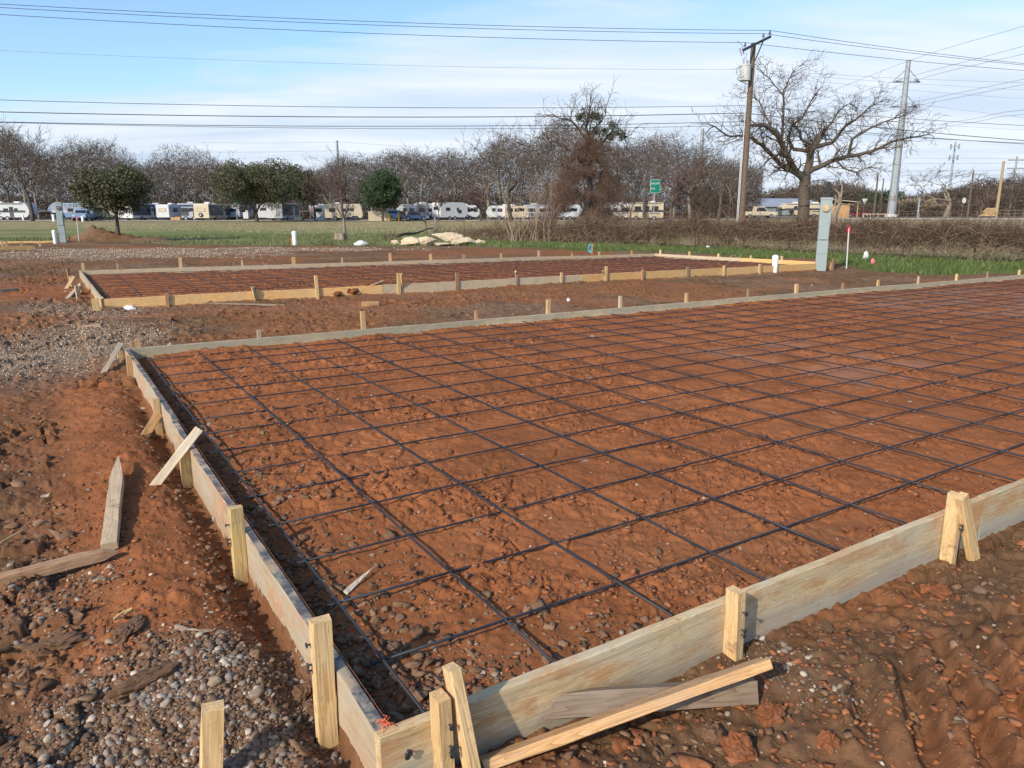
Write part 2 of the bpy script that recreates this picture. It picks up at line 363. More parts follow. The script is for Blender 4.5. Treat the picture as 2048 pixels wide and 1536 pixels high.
def wood(name, c1, c2, stain=.3, stain_col=(.33, .33, .29), mud=.25, top_stain=0.0, patch=.0, patch_col=(.5, .28, .15), band=0.0, band_col=(.34, .32, .26)):
    """sawn timber, grain along the object's own x axis"""
    m, T, b = new_mat(name); tc = nn(T, 'ShaderNodeTexCoord'); oi = nn(T, 'ShaderNodeObjectInfo')
    off = nn(T, 'ShaderNodeCombineXYZ'); r_ = math_node(T, 'MULTIPLY', oi.outputs['Random'], 37.0)
    for i in range(3): T.links.new(r_, off.inputs[i])
    va = nn(T, 'ShaderNodeVectorMath', operation='ADD'); T.links.new(tc.outputs['Object'], va.inputs[0]); T.links.new(off.outputs[0], va.inputs[1])
    mp = nn(T, 'ShaderNodeMapping'); mp.inputs['Scale'].default_value = (1.3, 17, 17); T.links.new(va.outputs[0], mp.inputs[0])
    g1 = nn(T, 'ShaderNodeTexNoise', ins={'Scale': 1.0, 'Detail': 3, 'Roughness': .5, 'Distortion': .6}); T.links.new(mp.outputs[0], g1.inputs[0])
    rings = math_node(T, 'FRACT', math_node(T, 'MULTIPLY', g1.outputs[0], 13.0))
    mp2 = nn(T, 'ShaderNodeMapping'); mp2.inputs['Scale'].default_value = (6, 160, 160); T.links.new(va.outputs[0], mp2.inputs[0])
    g2 = nn(T, 'ShaderNodeTexNoise', ins={'Scale': 1.0, 'Detail': 3, 'Roughness': .6}); T.links.new(mp2.outputs[0], g2.inputs[0])
    col = mixc(T, ramp(T, rings, [(0, 0.), (.6, .35), (1, 1.)]), c1, c2)
    col = mixc(T, ramp(T, g2.outputs[0], [(.3, .75), (.7, 1.08)]), (0, 0, 0), col)
    # per-piece tone
    hs = nn(T, 'ShaderNodeHueSaturation'); T.links.new(col, hs.inputs['Color'])
    T.links.new(math_node(T, 'ADD', math_node(T, 'MULTIPLY', oi.outputs['Random'], .4), .8), hs.inputs['Value'])
    col = hs.outputs[0]
    ns = nn(T, 'ShaderNodeTexNoise', ins={'Scale': 2.3, 'Detail': 8, 'Roughness': .68}); mp3 = nn(T, 'ShaderNodeMapping'); mp3.inputs['Scale'].default_value = (1, 2.4, 2.4)
    T.links.new(va.outputs[0], mp3.inputs[0]); T.links.new(mp3.outputs[0], ns.inputs[0])
    if patch:
        np_ = nn(T, 'ShaderNodeTexNoise', ins={'Scale': 4.1, 'Detail': 8, 'Roughness': .75}); T.links.new(mp3.outputs[0], np_.inputs[0])
        col = mixc(T, math_node(T, 'MULTIPLY', ramp(T, np_.outputs[0], [(.49, 0.), (.55, 1.)]), patch), col, patch_col)
    sf = ramp(T, ns.outputs[0], [(.40, 0.), (.62, 1.)])
    col = mixc(T, math_node(T, 'MULTIPLY', sf, stain), col, stain_col)
    if band:
        sb_ = nn(T, 'ShaderNodeSeparateXYZ'); T.links.new(tc.outputs['Object'], sb_.inputs[0])
        e_ = math_node(T, 'MULTIPLY', sb_.outputs[2], -1.0 if band > 0 else 1.0)
        e_ = math_node(T, 'ADD', math_node(T, 'MULTIPLY', e_, 5.5), math_node(T, 'MULTIPLY', ns.outputs[0], 1.1))
        col = mixc(T, math_node(T, 'MULTIPLY', ramp(T, e_, [(.50, 0.), (1.0, 1.)]), abs(band)), col, band_col)
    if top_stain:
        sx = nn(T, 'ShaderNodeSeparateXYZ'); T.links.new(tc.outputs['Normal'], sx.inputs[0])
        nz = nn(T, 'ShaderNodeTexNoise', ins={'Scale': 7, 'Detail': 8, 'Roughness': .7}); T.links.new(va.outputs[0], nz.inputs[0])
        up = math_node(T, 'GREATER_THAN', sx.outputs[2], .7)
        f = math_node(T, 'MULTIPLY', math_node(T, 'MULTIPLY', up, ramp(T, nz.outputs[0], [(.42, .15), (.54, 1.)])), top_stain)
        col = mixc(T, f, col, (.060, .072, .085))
    nm = nn(T, 'ShaderNodeTexNoise', ins={'Scale': 26, 'Detail': 6, 'Roughness': .75}); T.links.new(va.outputs[0], nm.inputs[0])
    col = mixc(T, math_node(T, 'MULTIPLY', ramp(T, nm.outputs[0], [(.58, 0.), (.72, 1.)]), mud), col, (.16, .075, .04))
    nq = nn(T, 'ShaderNodeTexNoise', ins={'Scale': 7, 'Detail': 9, 'Roughness': .8}); T.links.new(va.outputs[0], nq.inputs[0])
    col = mixc(T, math_node(T, 'MULTIPLY', ramp(T, nq.outputs[0], [(.57, 0.), (.64, 1.)]), min(1, mud*1.3)), col, (.20, .10, .055))
    T.links.new(col, b.inputs['Base Color']); b.inputs['Roughness'].default_value = .75
    bp = nn(T, 'ShaderNodeBump', ins={'Strength': .35, 'Distance': .004})
    T.links.new(math_node(T, 'ADD', math_node(T, 'MULTIPLY', g2.outputs[0], 1.), math_node(T, 'MULTIPLY', rings, .5)), bp.inputs['Height']); T.links.new(bp.outputs[0], b.inputs['Normal'])
    return m
M = {}
M['new'] = wood('wood_new', (.62, .43, .21), (.45, .27, .11), .15, mud=.5)
M['yellow'] = wood('wood_yellow', (.64, .46, .20), (.46, .30, .11), .10, mud=.3)
M['orange'] = wood('wood_orange', (.60, .36, .16), (.42, .21, .08), .2, mud=.4)
M['brown'] = wood('wood_brown', (.42, .24, .12), (.24, .12, .06), .35, (.25, .2, .16), mud=.6)
M['old'] = wood('wood_weathered', (.30, .21, .14), (.17, .11, .075), .4, (.30, .27, .22), mud=.4)
M['front'] = wood('board_front', (.58, .43, .24), (.42, .27, .12), .75, (.50, .45, .32), mud=.25, patch=.8, patch_col=(.44, .235, .10), band=.75)
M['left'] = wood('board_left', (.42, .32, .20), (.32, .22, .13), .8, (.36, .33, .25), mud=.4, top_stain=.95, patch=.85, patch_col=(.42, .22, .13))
M['back'] = wood('board_back', (.56, .46, .29), (.43, .34, .19), .55, (.33, .32, .24), mud=.2, patch=.3, patch_col=(.40, .33, .19), band=-.40, band_col=(.22, .22, .18))
M['splint'] = wood('wood_splinter', (.74, .62, .44), (.60, .46, .30), .1, mud=0.)
M['driftw'] = wood('wood_driftwood', (.62, .47, .30), (.46, .32, .18), .2, (.36, .30, .22), mud=.7)
M['farnew'] = wood('board_far_new', (.72, .43, .17), (.54, .29, .10), .3, (.50, .42, .28), mud=.2)
M['farback'] = wood('board_far_back', (.48, .38, .25), (.38, .28, .17), .5, (.36, .32, .25), mud=.2)
def rebar_mat():
    m, T, b = new_mat('rebar_steel'); tc = nn(T, 'ShaderNodeTexCoord')
    no = nn(T, 'ShaderNodeTexNoise', ins={'Scale': 3.5, 'Detail': 6, 'Roughness': .7}); T.links.new(tc.outputs['Object'], no.inputs[0])
    n2 = nn(T, 'ShaderNodeTexNoise', ins={'Scale': .8, 'Detail': 2}); T.links.new(tc.outputs['Object'], n2.inputs[0])
    c = mixc(T, ramp(T, no.outputs[0], [(.35, 0.), (.65, 1.)]), (.022, .027, .036), (.045, .053, .066))
    c = mixc(T, ramp(T, n2.outputs[0], [(.66, 0.), (.76, .4)]), c, (.11, .075, .05))
    T.links.new(c, b.inputs['Base Color']); b.inputs['Roughness'].default_value = .5; b.inputs['Metallic'].default_value = .3
    at = nn(T, 'ShaderNodeAttribute', attribute_name='along'); sn = math_node(T, 'SINE', math_node(T, 'MULTIPLY', at.outputs['Fac'], 2*pi/.0085))
    bp = nn(T, 'ShaderNodeBump', ins={'Strength': .25, 'Distance': .0015}); T.links.new(sn, bp.inputs['Height']); T.links.new(bp.outputs[0], b.inputs['Normal'])
    return m
M['rebar'] = rebar_mat()
M['pvc'] = simple('white_pvc', (.78, .79, .78), .35, var=.04, dirt=(.45, .36, .28))
M['ped'] = simple('pedestal_paint', (.25, .30, .30), .45, var=.05, scale=3)
M['ped_edge'] = simple('pedestal_edge', (.22, .28, .29), .5, var=.05)
M['black'] = simple('black_plastic', (.018, .019, .021), .45)
M['brass'] = simple('meter_cover', (.42, .30, .17), .4, var=.2)
M['glassdome'] = simple('meter_glass', (.10, .09, .08), .12, spec=.8)
M['white'] = simple('white_paint', (.54, .54, .53), .5, var=.05)
M['wglow'] = simple('off_white_wall', (.45, .46, .46), .4, var=.05, scale=1)
M['cream'] = simple('cream_wall', (.46, .39, .28), .45, var=.06, scale=1)
M['tan'] = simple('tan_wall', (.46, .38, .27), .5, var=.06, scale=1)
M['greyw'] = simple('grey_wall', (.30, .33, .37), .45, var=.06, scale=1)
M['bluew'] = simple('blue_grey_wall', (.17, .24, .36), .4, var=.08, scale=1)
M['darkw'] = simple('charcoal_wall', (.055, .06, .07), .45, var=.1, scale=1)
M['glass'] = simple('dark_window', (.015, .017, .02), .12, spec=.7, var=.2)
M['tyre'] = simple('tyre_rubber', (.02, .02, .02), .85)
M['rim'] = simple('wheel_rim', (.35, .35, .36), .35, metal=.6)
M['steel'] = simple('galvanised_steel', (.30, .32, .33), .6, metal=.35, var=.1, scale=2)
M['pole'] = simple('creosote_pole', (.125, .090, .062), .9, var=.3, scale=9, bump=.3)
M['poley'] = simple('new_pole', (.31, .235, .13), .85, var=.2, scale=6)
M['dark_metal'] = simple('dark_metal', (.05, .05, .055), .5, metal=.3)
M['xfmr'] = simple('transformer_paint', (.44, .45, .42), .4, var=.05)
M['red'] = simple('red_plastic', (.42, .02, .03), .4)
M['orange_paint'] = simple('orange_paint', (.75, .16, .06), .6, var=.2)
M['string'] = simple('faded_string', (.42, .16, .07), .8)
M['pink'] = simple('pink_tape', (.85, .16, .25), .5)
M['teal'] = simple('teal_ribbon', (.10, .42, .48), .5)
M['green_sign'] = simple('sign_green', (.005, .19, .12), .4, var=.05)
M['yellow_paint'] = simple('yellow_paint', (.72, .42, .03), .5)
M['limestone'] = simple('limestone', (.48, .40, .28), .9, var=.18, scale=3, bump=.6, dirt=(.45, .25, .11))
M['bark'] = simple('bark', (.085, .067, .051), .95, var=.35, scale=7, bump=.5)
M['bark_light'] = simple('bark_pale', (.20, .165, .125), .95, var=.3, scale=7, bump=.4)
M['twig'] = simple('twig_grey', (.095, .069, .048), .95, var=.3, scale=1.5)
M['twig_red'] = simple('twig_red', (.115, .075, .066), .95, var=.25, scale=2)
M['vine'] = simple('dry_vine', (.125, .076, .052), .95, var=.4, scale=2.5)
M['vine_red'] = simple('russet_vine', (.155, .092, .064), .95, var=.4, scale=2.5)
M['vine_pale'] = simple('pale_vine', (.32, .24, .16), .95, var=.25, scale=2)
M['cedar'] = simple('cedar_fence', (.42, .25, .12), .8, var=.2, scale=3)
M['roof'] = simple('metal_roof', (.34, .35, .38), .45, metal=.3, var=.2, scale=.6)
M['building'] = simple('building_wall', (.17, .20, .21), .7, var=.15, scale=.6)
M['asphalt'] = simple('asphalt', (.25, .225, .195), .9, var=.12, scale=1.2)
M['crimson'] = simple('crimson_paint', (.20, .012, .03), .3, spec=.6)
M['carblue'] = simple('pale_blue_paint', (.25, .33, .45), .3, spec=.6)
M['rust'] = simple('rusty_steel', (.10, .055, .035), .8, var=.4)
M['stumpw'] = simple('stump_wood', (.24, .19, .14), .9, var=.35, scale=8, bump=.4)
def leaf_mat(name, lo, hi):
    m, T, b = new_mat(name); g = nn(T, 'ShaderNodeNewGeometry')
    tc = nn(T, 'ShaderNodeTexCoord'); no = nn(T, 'ShaderNodeTexNoise', ins={'Scale': .9, 'Detail': 3}); T.links.new(tc.outputs['Object'], no.inputs[0])
    f = math_node(T, 'ADD', math_node(T, 'MULTIPLY', g.outputs['Random Per Island'], .6), math_node(T, 'MULTIPLY', no.outputs[0], .6))
    T.links.new(ramp(T, f, [(.15, lo), (.95, hi)]), b.inputs['Base Color']); b.inputs['Roughness'].default_value = .6
    b.inputs['Specular IOR Level'].default_value = .25
    return m
M['leaf_olive'] = leaf_mat('leaf_olive', (.034, .038, .018), (.125, .122, .062))
M['leaf_dark'] = leaf_mat('leaf_dark', (.020, .036, .016), (.070, .100, .045))
M['mistletoe'] = leaf_mat('leaf_mistletoe', (.030, .040, .020), (.075, .085, .045))
M['grass'] = leaf_mat('grass_green', (.030, .055, .013), (.125, .165, .048))
M['field'] = leaf_mat('grass_field', (.060, .078, .026), (.20, .22, .09))
M['straw'] = leaf_mat('grass_straw', (.17, .155, .065), (.40, .34, .20))
M['woods'] = leaf_mat('woods_mass', (.036, .027, .019), (.120, .090, .064))
def stone_mat(name, stops, rough=.85):
    m, T, b = new_mat(name); g = nn(T, 'ShaderNodeNewGeometry'); tc = nn(T, 'ShaderNodeTexCoord')
    no = nn(T, 'ShaderNodeTexNoise', ins={'Scale': 70, 'Detail': 6, 'Roughness': .7}); T.links.new(tc.outputs['Object'], no.inputs[0])
    c = ramp(T, g.outputs['Random Per Island'], stops)
    c = mixc(T, ramp(T, no.outputs[0], [(.3, .62), (.7, 1.1)]), (0, 0, 0), c)
    n2 = nn(T, 'ShaderNodeTexNoise', ins={'Scale': 22, 'Detail': 3}); T.links.new(tc.outputs['Object'], n2.inputs[0])
    c = mixc(T, ramp(T, n2.outputs[0], [(.5, 0.), (.7, .6)]), c, (.17, .09, .055))
    T.links.new(c, b.inputs['Base Color']); b.inputs['Roughness'].default_value = rough
    bp = nn(T, 'ShaderNodeBump', ins={'Strength': .5, 'Distance': .004}); T.links.new(no.outputs[0], bp.inputs['Height']); T.links.new(bp.outputs[0], b.inputs['Normal'])
    return m
M['pebble'] = stone_mat('pebbles', [(0, (.12, .078, .050)), (.40, (.20, .135, .09)), (.62, (.30, .225, .155)), (.74, (.20, .18, .16)), (.90, (.42, .345, .26)), (1, (.60, .52, .41))])
M['pebble_tan'] = stone_mat('pebbles_tan', [(0, (.22, .15, .10)), (.5, (.38, .28, .19)), (1, (.60, .49, .36))])
M['clod_red'] = stone_mat('clods_red', [(0, (.17, .058, .022)), (.5, (.255, .090, .034)), (1, (.36, .138, .056))], .95)
M['clod_brown'] = stone_mat('clods_brown', [(0, (.115, .062, .032)), (.6, (.195, .110, .060)), (1, (.275, .165, .095))], .95)
def ground_mat():
    m, T, b = new_mat('ground_soil'); tc = nn(T, 'ShaderNodeTexCoord')
    a = nn(T, 'ShaderNodeAttribute', attribute_name='base'); k = nn(T, 'ShaderNodeAttribute', attribute_name='mask')
    sp = nn(T, 'ShaderNodeSeparateColor'); T.links.new(k.outputs['Color'], sp.inputs[0])
    P = tc.outputs['Object']
    n1 = nn(T, 'ShaderNodeTexNoise', ins={'Scale': 4, 'Detail': 9, 'Roughness': .68}); T.links.new(P, n1.inputs[0])
    n2 = nn(T, 'ShaderNodeTexNoise', ins={'Scale': 60, 'Detail': 7, 'Roughness': .75}); T.links.new(P, n2.inputs[0])
    col = mixc(T, ramp(T, n1.outputs[0], [(.28, .66), (.72, 1.30)]), (0, 0, 0), a.outputs['Color'])
    col = mixc(T, ramp(T, n2.outputs[0], [(.25, .72), (.75, 1.22)]), (0, 0, 0), col)
    # pale chips of stone in the gravel patches
    for scl, th in ((11, .27), (30, .30), (75, .34)):
        v = nn(T, 'ShaderNodeTexVoronoi', ins={'Scale': scl, 'Randomness': 1.0}); T.links.new(P, v.inputs['Vector'])
        sv = nn(T, 'ShaderNodeSeparateColor'); T.links.new(v.outputs['Color'], sv.inputs[0])
        keep = math_node(T, 'LESS_THAN', sv.outputs[0], math_node(T, 'ADD', math_node(T, 'MULTIPLY', sp.outputs[0], .36), .010))
        chip = math_node(T, 'MULTIPLY', math_node(T, 'LESS_THAN', v.outputs['Distance'], th), keep)
        chip = math_node(T, 'MULTIPLY', chip, math_node(T, 'SUBTRACT', 1.0, sp.outputs[1]))
        cc = ramp(T, sv.outputs[1], [(0, (.20, .15, .11)), (.5, (.34, .27, .20)), (1, (.56, .48, .38))])
        col = mixc(T, math_node(T, 'MULTIPLY', chip, .85), col, cc)
    T.links.new(col, b.inputs['Base Color'])
    rg = math_node(T, 'SUBTRACT', .96, math_node(T, 'MULTIPLY', sp.outputs[2], .14)); T.links.new(rg, b.inputs['Roughness'])
    T.links.new(math_node(T, 'ADD', math_node(T, 'MULTIPLY', sp.outputs[2], .05), .06), b.inputs['Specular IOR Level'])
    hgt = math_node(T, 'ADD', math_node(T, 'MULTIPLY', n1.outputs[0], .9), math_node(T, 'MULTIPLY', n2.outputs[0], .35))
    bp = nn(T, 'ShaderNodeBump', ins={'Distance': .022}); T.links.new(hgt, bp.inputs['Height'])
    T.links.new(math_node(T, 'SUBTRACT', .75, math_node(T, 'MULTIPLY', sp.outputs[2], .62)), bp.inputs['Strength']); T.links.new(bp.outputs[0], b.inputs['Normal'])
    return m
M['ground'] = ground_mat()
# ---------------------------------------------------------------- ground
def build_ground():
    r = [.35]
    while r[-1] < 4500:
        q = r[-1]
        if q < 1.5: dr = .05
        elif q < 60: dr = .003+.0034*q
        elif q < 200: dr = .02*q
        else: dr = .12*q
        r.append(q+dr)
    r = np.array(r)
    dense = np.concatenate([np.radians(np.linspace(-54, -41, 110))[:-1], np.radians(np.linspace(-41, 41, 980)), np.radians(np.linspace(41, 54, 110))[1:]]); coarse = np.radians(np.linspace(54, 306, 160))[1:-1]
    th = np.concatenate([dense, coarse]); nr, na = len(r), len(th)
    R, Th = np.meshgrid(r, th, indexing='ij'); X = (R*np.sin(Th)).ravel(); Y = (R*np.cos(Th)).ravel()
    Z = height(X, Y)
    V = np.stack([X, Y, Z], 1); V = np.vstack([V, [[0, 0, Z[:na].mean()]]])
    i = np.arange(nr-1)[:, None]*na; j = np.arange(na)[None, :]; j2 = (j+1) % na
    F = np.stack([i+j, i+na+j, i+na+j2, i+j2], -1).reshape(-1, 4)[:, ::-1]
    fan = np.stack([np.full(na, nr*na), np.arange(na), (np.arange(na)+1) % na], 1)[:, ::-1]
    me = np_mesh('ground', V, [F, fan], smooth=True)
    # base colour by kind of soil
    x, y = X, Y; rr = np.hypot(x, y)
    dl, db, dr_, df = sdist(NEAR, x, y); ins = sm(-.02, .03, np.minimum(np.minimum(dl, db), np.minimum(dr_, df)))
    el, eb, er, ef = sdist(FAR, x, y); ins2 = sm(-.03, .05, np.minimum(np.minimum(el, eb), np.minimum(er, ef)))
    n = fbm(x*1.2, y*1.2, 101, 5); nb = fbm(x*.35, y*.35, 102, 3); nf = fbm(x*7, y*7, 103, 3)
    red = np.maximum(ins, ins2)
    red = red*(1-.55*np.exp(-np.maximum(dl, 0)/.14)*ins)*(1-.5*np.exp(-np.maximum(df, 0)/.16)*(1-sm(.8, 1.8, dl))*ins)
    red = red-.45*sm(.55, .75, n)*ins*(1-sm(.0, 1.4, df))
    red = np.maximum(red, np.where(dl < 0, np.exp(-((dl+.40)/.42)**2)*sm(.2, .9, df)*(1-sm(5.9, 6.9, df)), 0)*.95)
    red = np.maximum(red, sm(.35, 1.0, -df)*sm(.5, 1.2, dl)*.95*(.55+.45*sm(.35, .55, n)))
    red = np.maximum(red, .8*(1-sm(.6, 1.2, ell(x, y, 95, 585, 1.9, 2.2, 0)+(n-.5)*1.2)))
    red = np.maximum(red, .40*sm(.52, .68, n)*(rr < 5)); red = np.maximum(red, .45*sm(.52, .62, nb+.25*(n-.5)))
    red = np.clip(red, 0, 1)
    c_red = np.array([.280, .102, .040]); c_brn = np.array([.165, .094, .050]); c_dk = np.array([.100, .057, .033])
    col = c_brn[None]*(1-sm(.5, .7, nf)[:, None]*.25)
    dk = (sm(.42, .62, fbm(x*2.2, y*2.2, 105, 3))*(rr < 9)*np.where((df < 0) & (dl > .5), .4, 1))[:, None]*.6
    col = col*(1-dk)+c_dk*dk
    tanp = (sm(.5, .62, fbm(x*.5, y*.9, 106, 3))*.35*sm(9, 12, rr))[:, None]; col = col*(1-tanp)+np.array([.235, .150, .105])*tanp
    gry = (1-sm(.5, 1.2, ell(x, y, 30, 745, 1.0, 1.5, 0)+(n-.5)))[:, None]; col = col*(1-gry*.7)+np.array([.20, .165, .12])*gry*.7
    rv = (1+.28*(nf-.5)+.45*(n-.5))[:, None]
    col = col*(1-red[:, None])+c_red*rv*red[:, None]
    wet = wet_mask(x, y)[:, None]; col = col*(1-wet*.35)+np.array([.29, .165, .105])*wet*.35
    gm = gravel_mask(x, y); g3 = gm[:, None]
    col = col*(1-.6*g3)+np.array([.175, .125, .09])*.6*g3
    gr = grass_mask(x, y)
    yd = y*1.0; band = fbm(x*.06, y*.22, 110, 4)
    green = np.array([.135, .170, .055]); straw = np.array([.270, .225, .120]); dull = np.array([.160, .180, .065])
    t1 = sm(50, 62, yd+(band-.5)*16)[:, None]; gc = green*(1-t1)+dull*t1
    t2 = np.clip(sm(.50, .60, band)*.6+sm(66, 84, yd+(band-.5)*10)*.9+sm(-.05, .25, np.arctan2(x, np.maximum(y, 1)))*.45*sm(28, 34, rr), 0, 1)[:, None]
    gc = gc*(1-t2)+straw*t2; gc = gc*((1+.5*(fbm(x*.8, y*.8, 112, 3)-.5))*np.where(rr < 45, .72+.28*sm(30, 45, rr), 1))[:, None]
    park = sm(101, 104, yd)[:, None]; gc = gc*(1-park)+np.array([.13, .105, .075])*park
    col = col*(1-gr[:, None])+gc*gr[:, None]
    col = np.vstack([col, [[.15, .09, .06]]]); one = np.ones((len(col), 1))
    ca = me.color_attributes.new('base', 'FLOAT_COLOR', 'POINT'); ca.data.foreach_set('color', np.hstack([col, one]).astype(np.float32).ravel())
    mk = np.stack([gm, gr, wet[:, 0], np.ones_like(gm)], 1); mk = np.vstack([mk, [[0, 0, 0, 1]]])
    ca = me.color_attributes.new('mask', 'FLOAT_COLOR', 'POINT'); ca.data.foreach_set('color', mk.astype(np.float32).ravel())
    o = link('ground', me, M['ground']); tag(o, kind='structure')
build_ground()
# road beyond the field
rp = [(-2600, 112), (-900, 112), (0, 112), (300, 112), (800, 112), (1300, 110), (1700, 106), (2100, 103), (2900, 98)]
L_, R_ = [], []
for px, D in rp:
    x = (px-1024.)*D/(FPX/CP); L_.append((x, D-4.5, hz(x, D-4.5)+.05)); R_.append((x, D+4, hz(x, D+4)+.05))
V = np.array(L_+R_); n = len(rp); F = np.array([[i, i+1, n+i+1, n+i] for i in range(n-1)])
V2 = V.copy(); V2[:, 2] -= .4; F2 = np.array([[i+1, i, 2*n+i, 2*n+i+1] for i in range(n-1)])
tag(link('road', np_mesh('road', np.vstack([V, V2]), [F, F2]), M['asphalt']), kind='structure')
# ---------------------------------------------------------------- timber
def plank(name, p0, p1, wid, thk, mat, up=(0, 0, 1), parent=None, warp=0.0, seed=0, rough=.0012, tip=None):
    """a sawn piece from p0 to p1; its own x axis runs along it, z is its width direction (towards up), y its thickness"""
    p0 = Vector([float(v) for v in p0]); p1 = Vector([float(v) for v in p1]); X = (p1-p0); L = X.length; X.normalize(); U = Vector(up); Y = U.cross(X).normalized(); Z = X.cross(Y).normalized()
    rng = np.random.RandomState(seed+int(abs(p0.x*977+p0.y*331)*10) % 9999)
    ns = max(10 if tip else 2, min(60, int(L/.12))); b_ = .0025
    prof = [(-thk/2+b_, -wid/2), (thk/2-b_, -wid/2), (thk/2, -wid/2+b_), (thk/2, wid/2-b_), (thk/2-b_, wid/2), (-thk/2+b_, wid/2), (-thk/2, wid/2-b_), (-thk/2, -wid/2+b_)]
    V = []; ph = rng.rand()*6
    for i in range(ns+1):
        t = i/ns; oy = warp*sin(pi*t*1.3+ph); oz = warp*.3*sin(pi*t*2+ph); s = 1.0
        if tip and t > 1-tip: s = max(.08, (1-t)/tip)
        for k, (a, c) in enumerate(prof):
            V.append((t*L-L/2+(0 if 0 < i < ns else rng.randn()*.0012), a*(s*.6+.4 if s < 1 else 1)+oy+rng.randn()*rough, c*s+oz+rng.randn()*rough))
    F = [[i*8+k, i*8+(k+1) % 8, (i+1)*8+(k+1) % 8, (i+1)*8+k] for i in range(ns) for k in range(8)]
    F += [list(range(8))[::-1], list(range(ns*8, ns*8+8))]
    F = [f[::-1] for f in F]
    me = bpy.data.meshes.new(name); me.from_pydata(V, [], F); me.update()
    bm = bmesh.new(); bm.from_mesh(me); bmesh.ops.recalc_face_normals(bm, faces=bm.faces); bm.to_mesh(me); bm.free()
    o = link(name, me, mat, parent)
    Mx = Matrix((X, Y, Z)).transposed().to_4x4(); Mx.translation = (p0+p1)/2; o.matrix_world = Mx
    return o
ORD = ['first', 'second', 'third', 'fourth', 'fifth', 'sixth', 'seventh', 'eighth', 'ninth', 'tenth', 'eleventh', 'twelfth', 'thirteenth', 'fourteenth', 'fifteenth', 'sixteenth', 'seventeenth', 'eighteenth', 'nineteenth', 'twentieth'] 
ORD += ['twenty-'+o for o in ORD[:9]]+['thirtieth']+['thirty-'+o for o in ORD[:9]]+['fortieth']+['forty-'+o for o in ORD[:9]]+['fiftieth']+['fifty-'+o for o in ORD[:9]]
BW = .235; BT = .038
def side_boards(a, b, splits, mat, where, cat='form board', group=None, inward=None, zoff=0, warp=.004):
    """boards end to end along the line a-b, set BT/2 towards inward"""
    a = np.array([*a, 0.]); b = np.array([*b, 0.]); d = b-a; L = np.linalg.norm(d); d /= L
    nrm = np.array([d[1], -d[0], 0])*inward
    ts = [0]+splits+[L]
    for i in range(len(ts)-1):
        p = a+d*(ts[i]+.002)+nrm*BT/2; q = a+d*(ts[i+1]-.002)+nrm*BT/2
        j = .004*((i*7) % 3-1)
        p[2] = q[2] = TOP-BW/2+j+zoff
        mm = mat[i % len(mat)] if isinstance(mat, list) else mat
        o = plank('form_board', p, q, BW, BT, mm, warp=warp, seed=i); tag(o, where[i] if isinstance(where, list) else (where % ORD[i] if '%s' in where else where), cat, group)
G1 = 'form boards of the near pad'; G2 = 'form boards of the far pad'
wl = np.linalg.norm(P3-P0)
d_fc = 3.46
side_boards(P0, P0+wd*8.1, [3.25], M['front'], ['long concrete-stained form board nearest the camera, starting at the bottom corner', 'second board of the near side, beyond the lone square stake'] + ['%s form board of the near side, outside the picture to the right' % o for o in ORD[2:6]], group=G1, inward=-1)
ul = (P1-P0)/np.linalg.norm(P1-P0)
side_boards(P0+ul*BT+np.array([0, 0]), P1, [3.7], M['left'], ['mottled form board with dark blotched top running left from the bottom corner', 'grey form board at the far end of the left side beside the yellow stake'], group=G1, inward=1)
side_boards(P1+(P2-P1)/np.linalg.norm(P2-P1)*BT, P2, [4.3, 8.9, 13.4, 18.], M['back'], '%s board from the left of the near pad\'s long back side', group=G1, inward=1)
side_boards(FAR[0], FAR[3], [4.9, 9.7, 14.3], [M['farnew'], M['farback'], M['farnew'], M['farnew']], '%s board from the left of the far pad\'s camera-facing side', group=G2, inward=-1, warp=.01)
side_boards(FAR[1], FAR[2], [4.9, 9.7, 14.5], M['farback'], '%s board from the left of the far pad\'s back side', group=G2, inward=1, warp=.01)
side_boards(FAR[0], FAR[1], [3.2], M['farback'], '%s board of the far pad\'s short left side', group=G2, inward=1)
side_boards(FAR[2], FAR[3], [3.4], [M['farback'], M['farnew']], '%s board of the far pad\'s slanting right side', group=G2, inward=1)
G3 = 'form boards of the pad at the far left edge'
side_boards(THIRD[0], THIRD[3], [], M['farnew'], 'near board of the small form at the left edge of the photo', group=G3, inward=-1)
side_boards(THIRD[1], THIRD[2], [], M['farnew'], 'back board of the small form at the left edge of the photo', group=G3, inward=1)
def on_line(px, a, b, z=TOP):
    """point of line a-b seen in photo column px"""
    lo, hi = -.02, 1.05
    f = lambda t: proj((*(a+(b-a)*t), z))[0]
    s = f(hi) > f(lo)
    for _ in range(50):
        m = (lo+hi)/2
        if (f(m) < px) == s: lo = m
        else: hi = m
    return a+(b-a)*lo
def stake(px, ytop, a, b, side, mat, label, group, sec=(.058, .038), lean=0.0, ybase=None, zbot=None, name='wooden_stake', off=0.0):
    """a stake against the outer face of line a-b; side=+1/-1 picks the outward normal"""
    p = on_line(px, a, b); d = (b-a)/np.linalg.norm(b-a); nrm = np.array([d[1], -d[0]])*side
    c = p+nrm*(sec[0]/2+.001+off)
    t = at_depth(px, ytop, c[1]); zt = t[2]
    z0 = hz(c[0], c[1])-.12 if zbot is None else zbot
    q0 = np.array([c[0], c[1], z0]); q1 = np.array([c[0]+d[0]*lean, c[1]+d[1]*lean, zt])
    o = plank(name, q0, q1, sec[0], sec[1], mat, up=(nrm[0], nrm[1], 0), warp=.001)
    return tag(o, label, 'stake', group), c, zt
def brace(pt, pb, mat, label, sec=(.07, .035), up=(0, 1, .2), cat='brace', group=None, name='wooden_brace'):
    d = np.array(pb)-np.array(pt); d /= np.linalg.norm(d)
    o = plank(name, pt, np.array(pb)+d*.05, sec[0], sec[1], mat, up=up, warp=.001); return tag(o, label, cat, group)
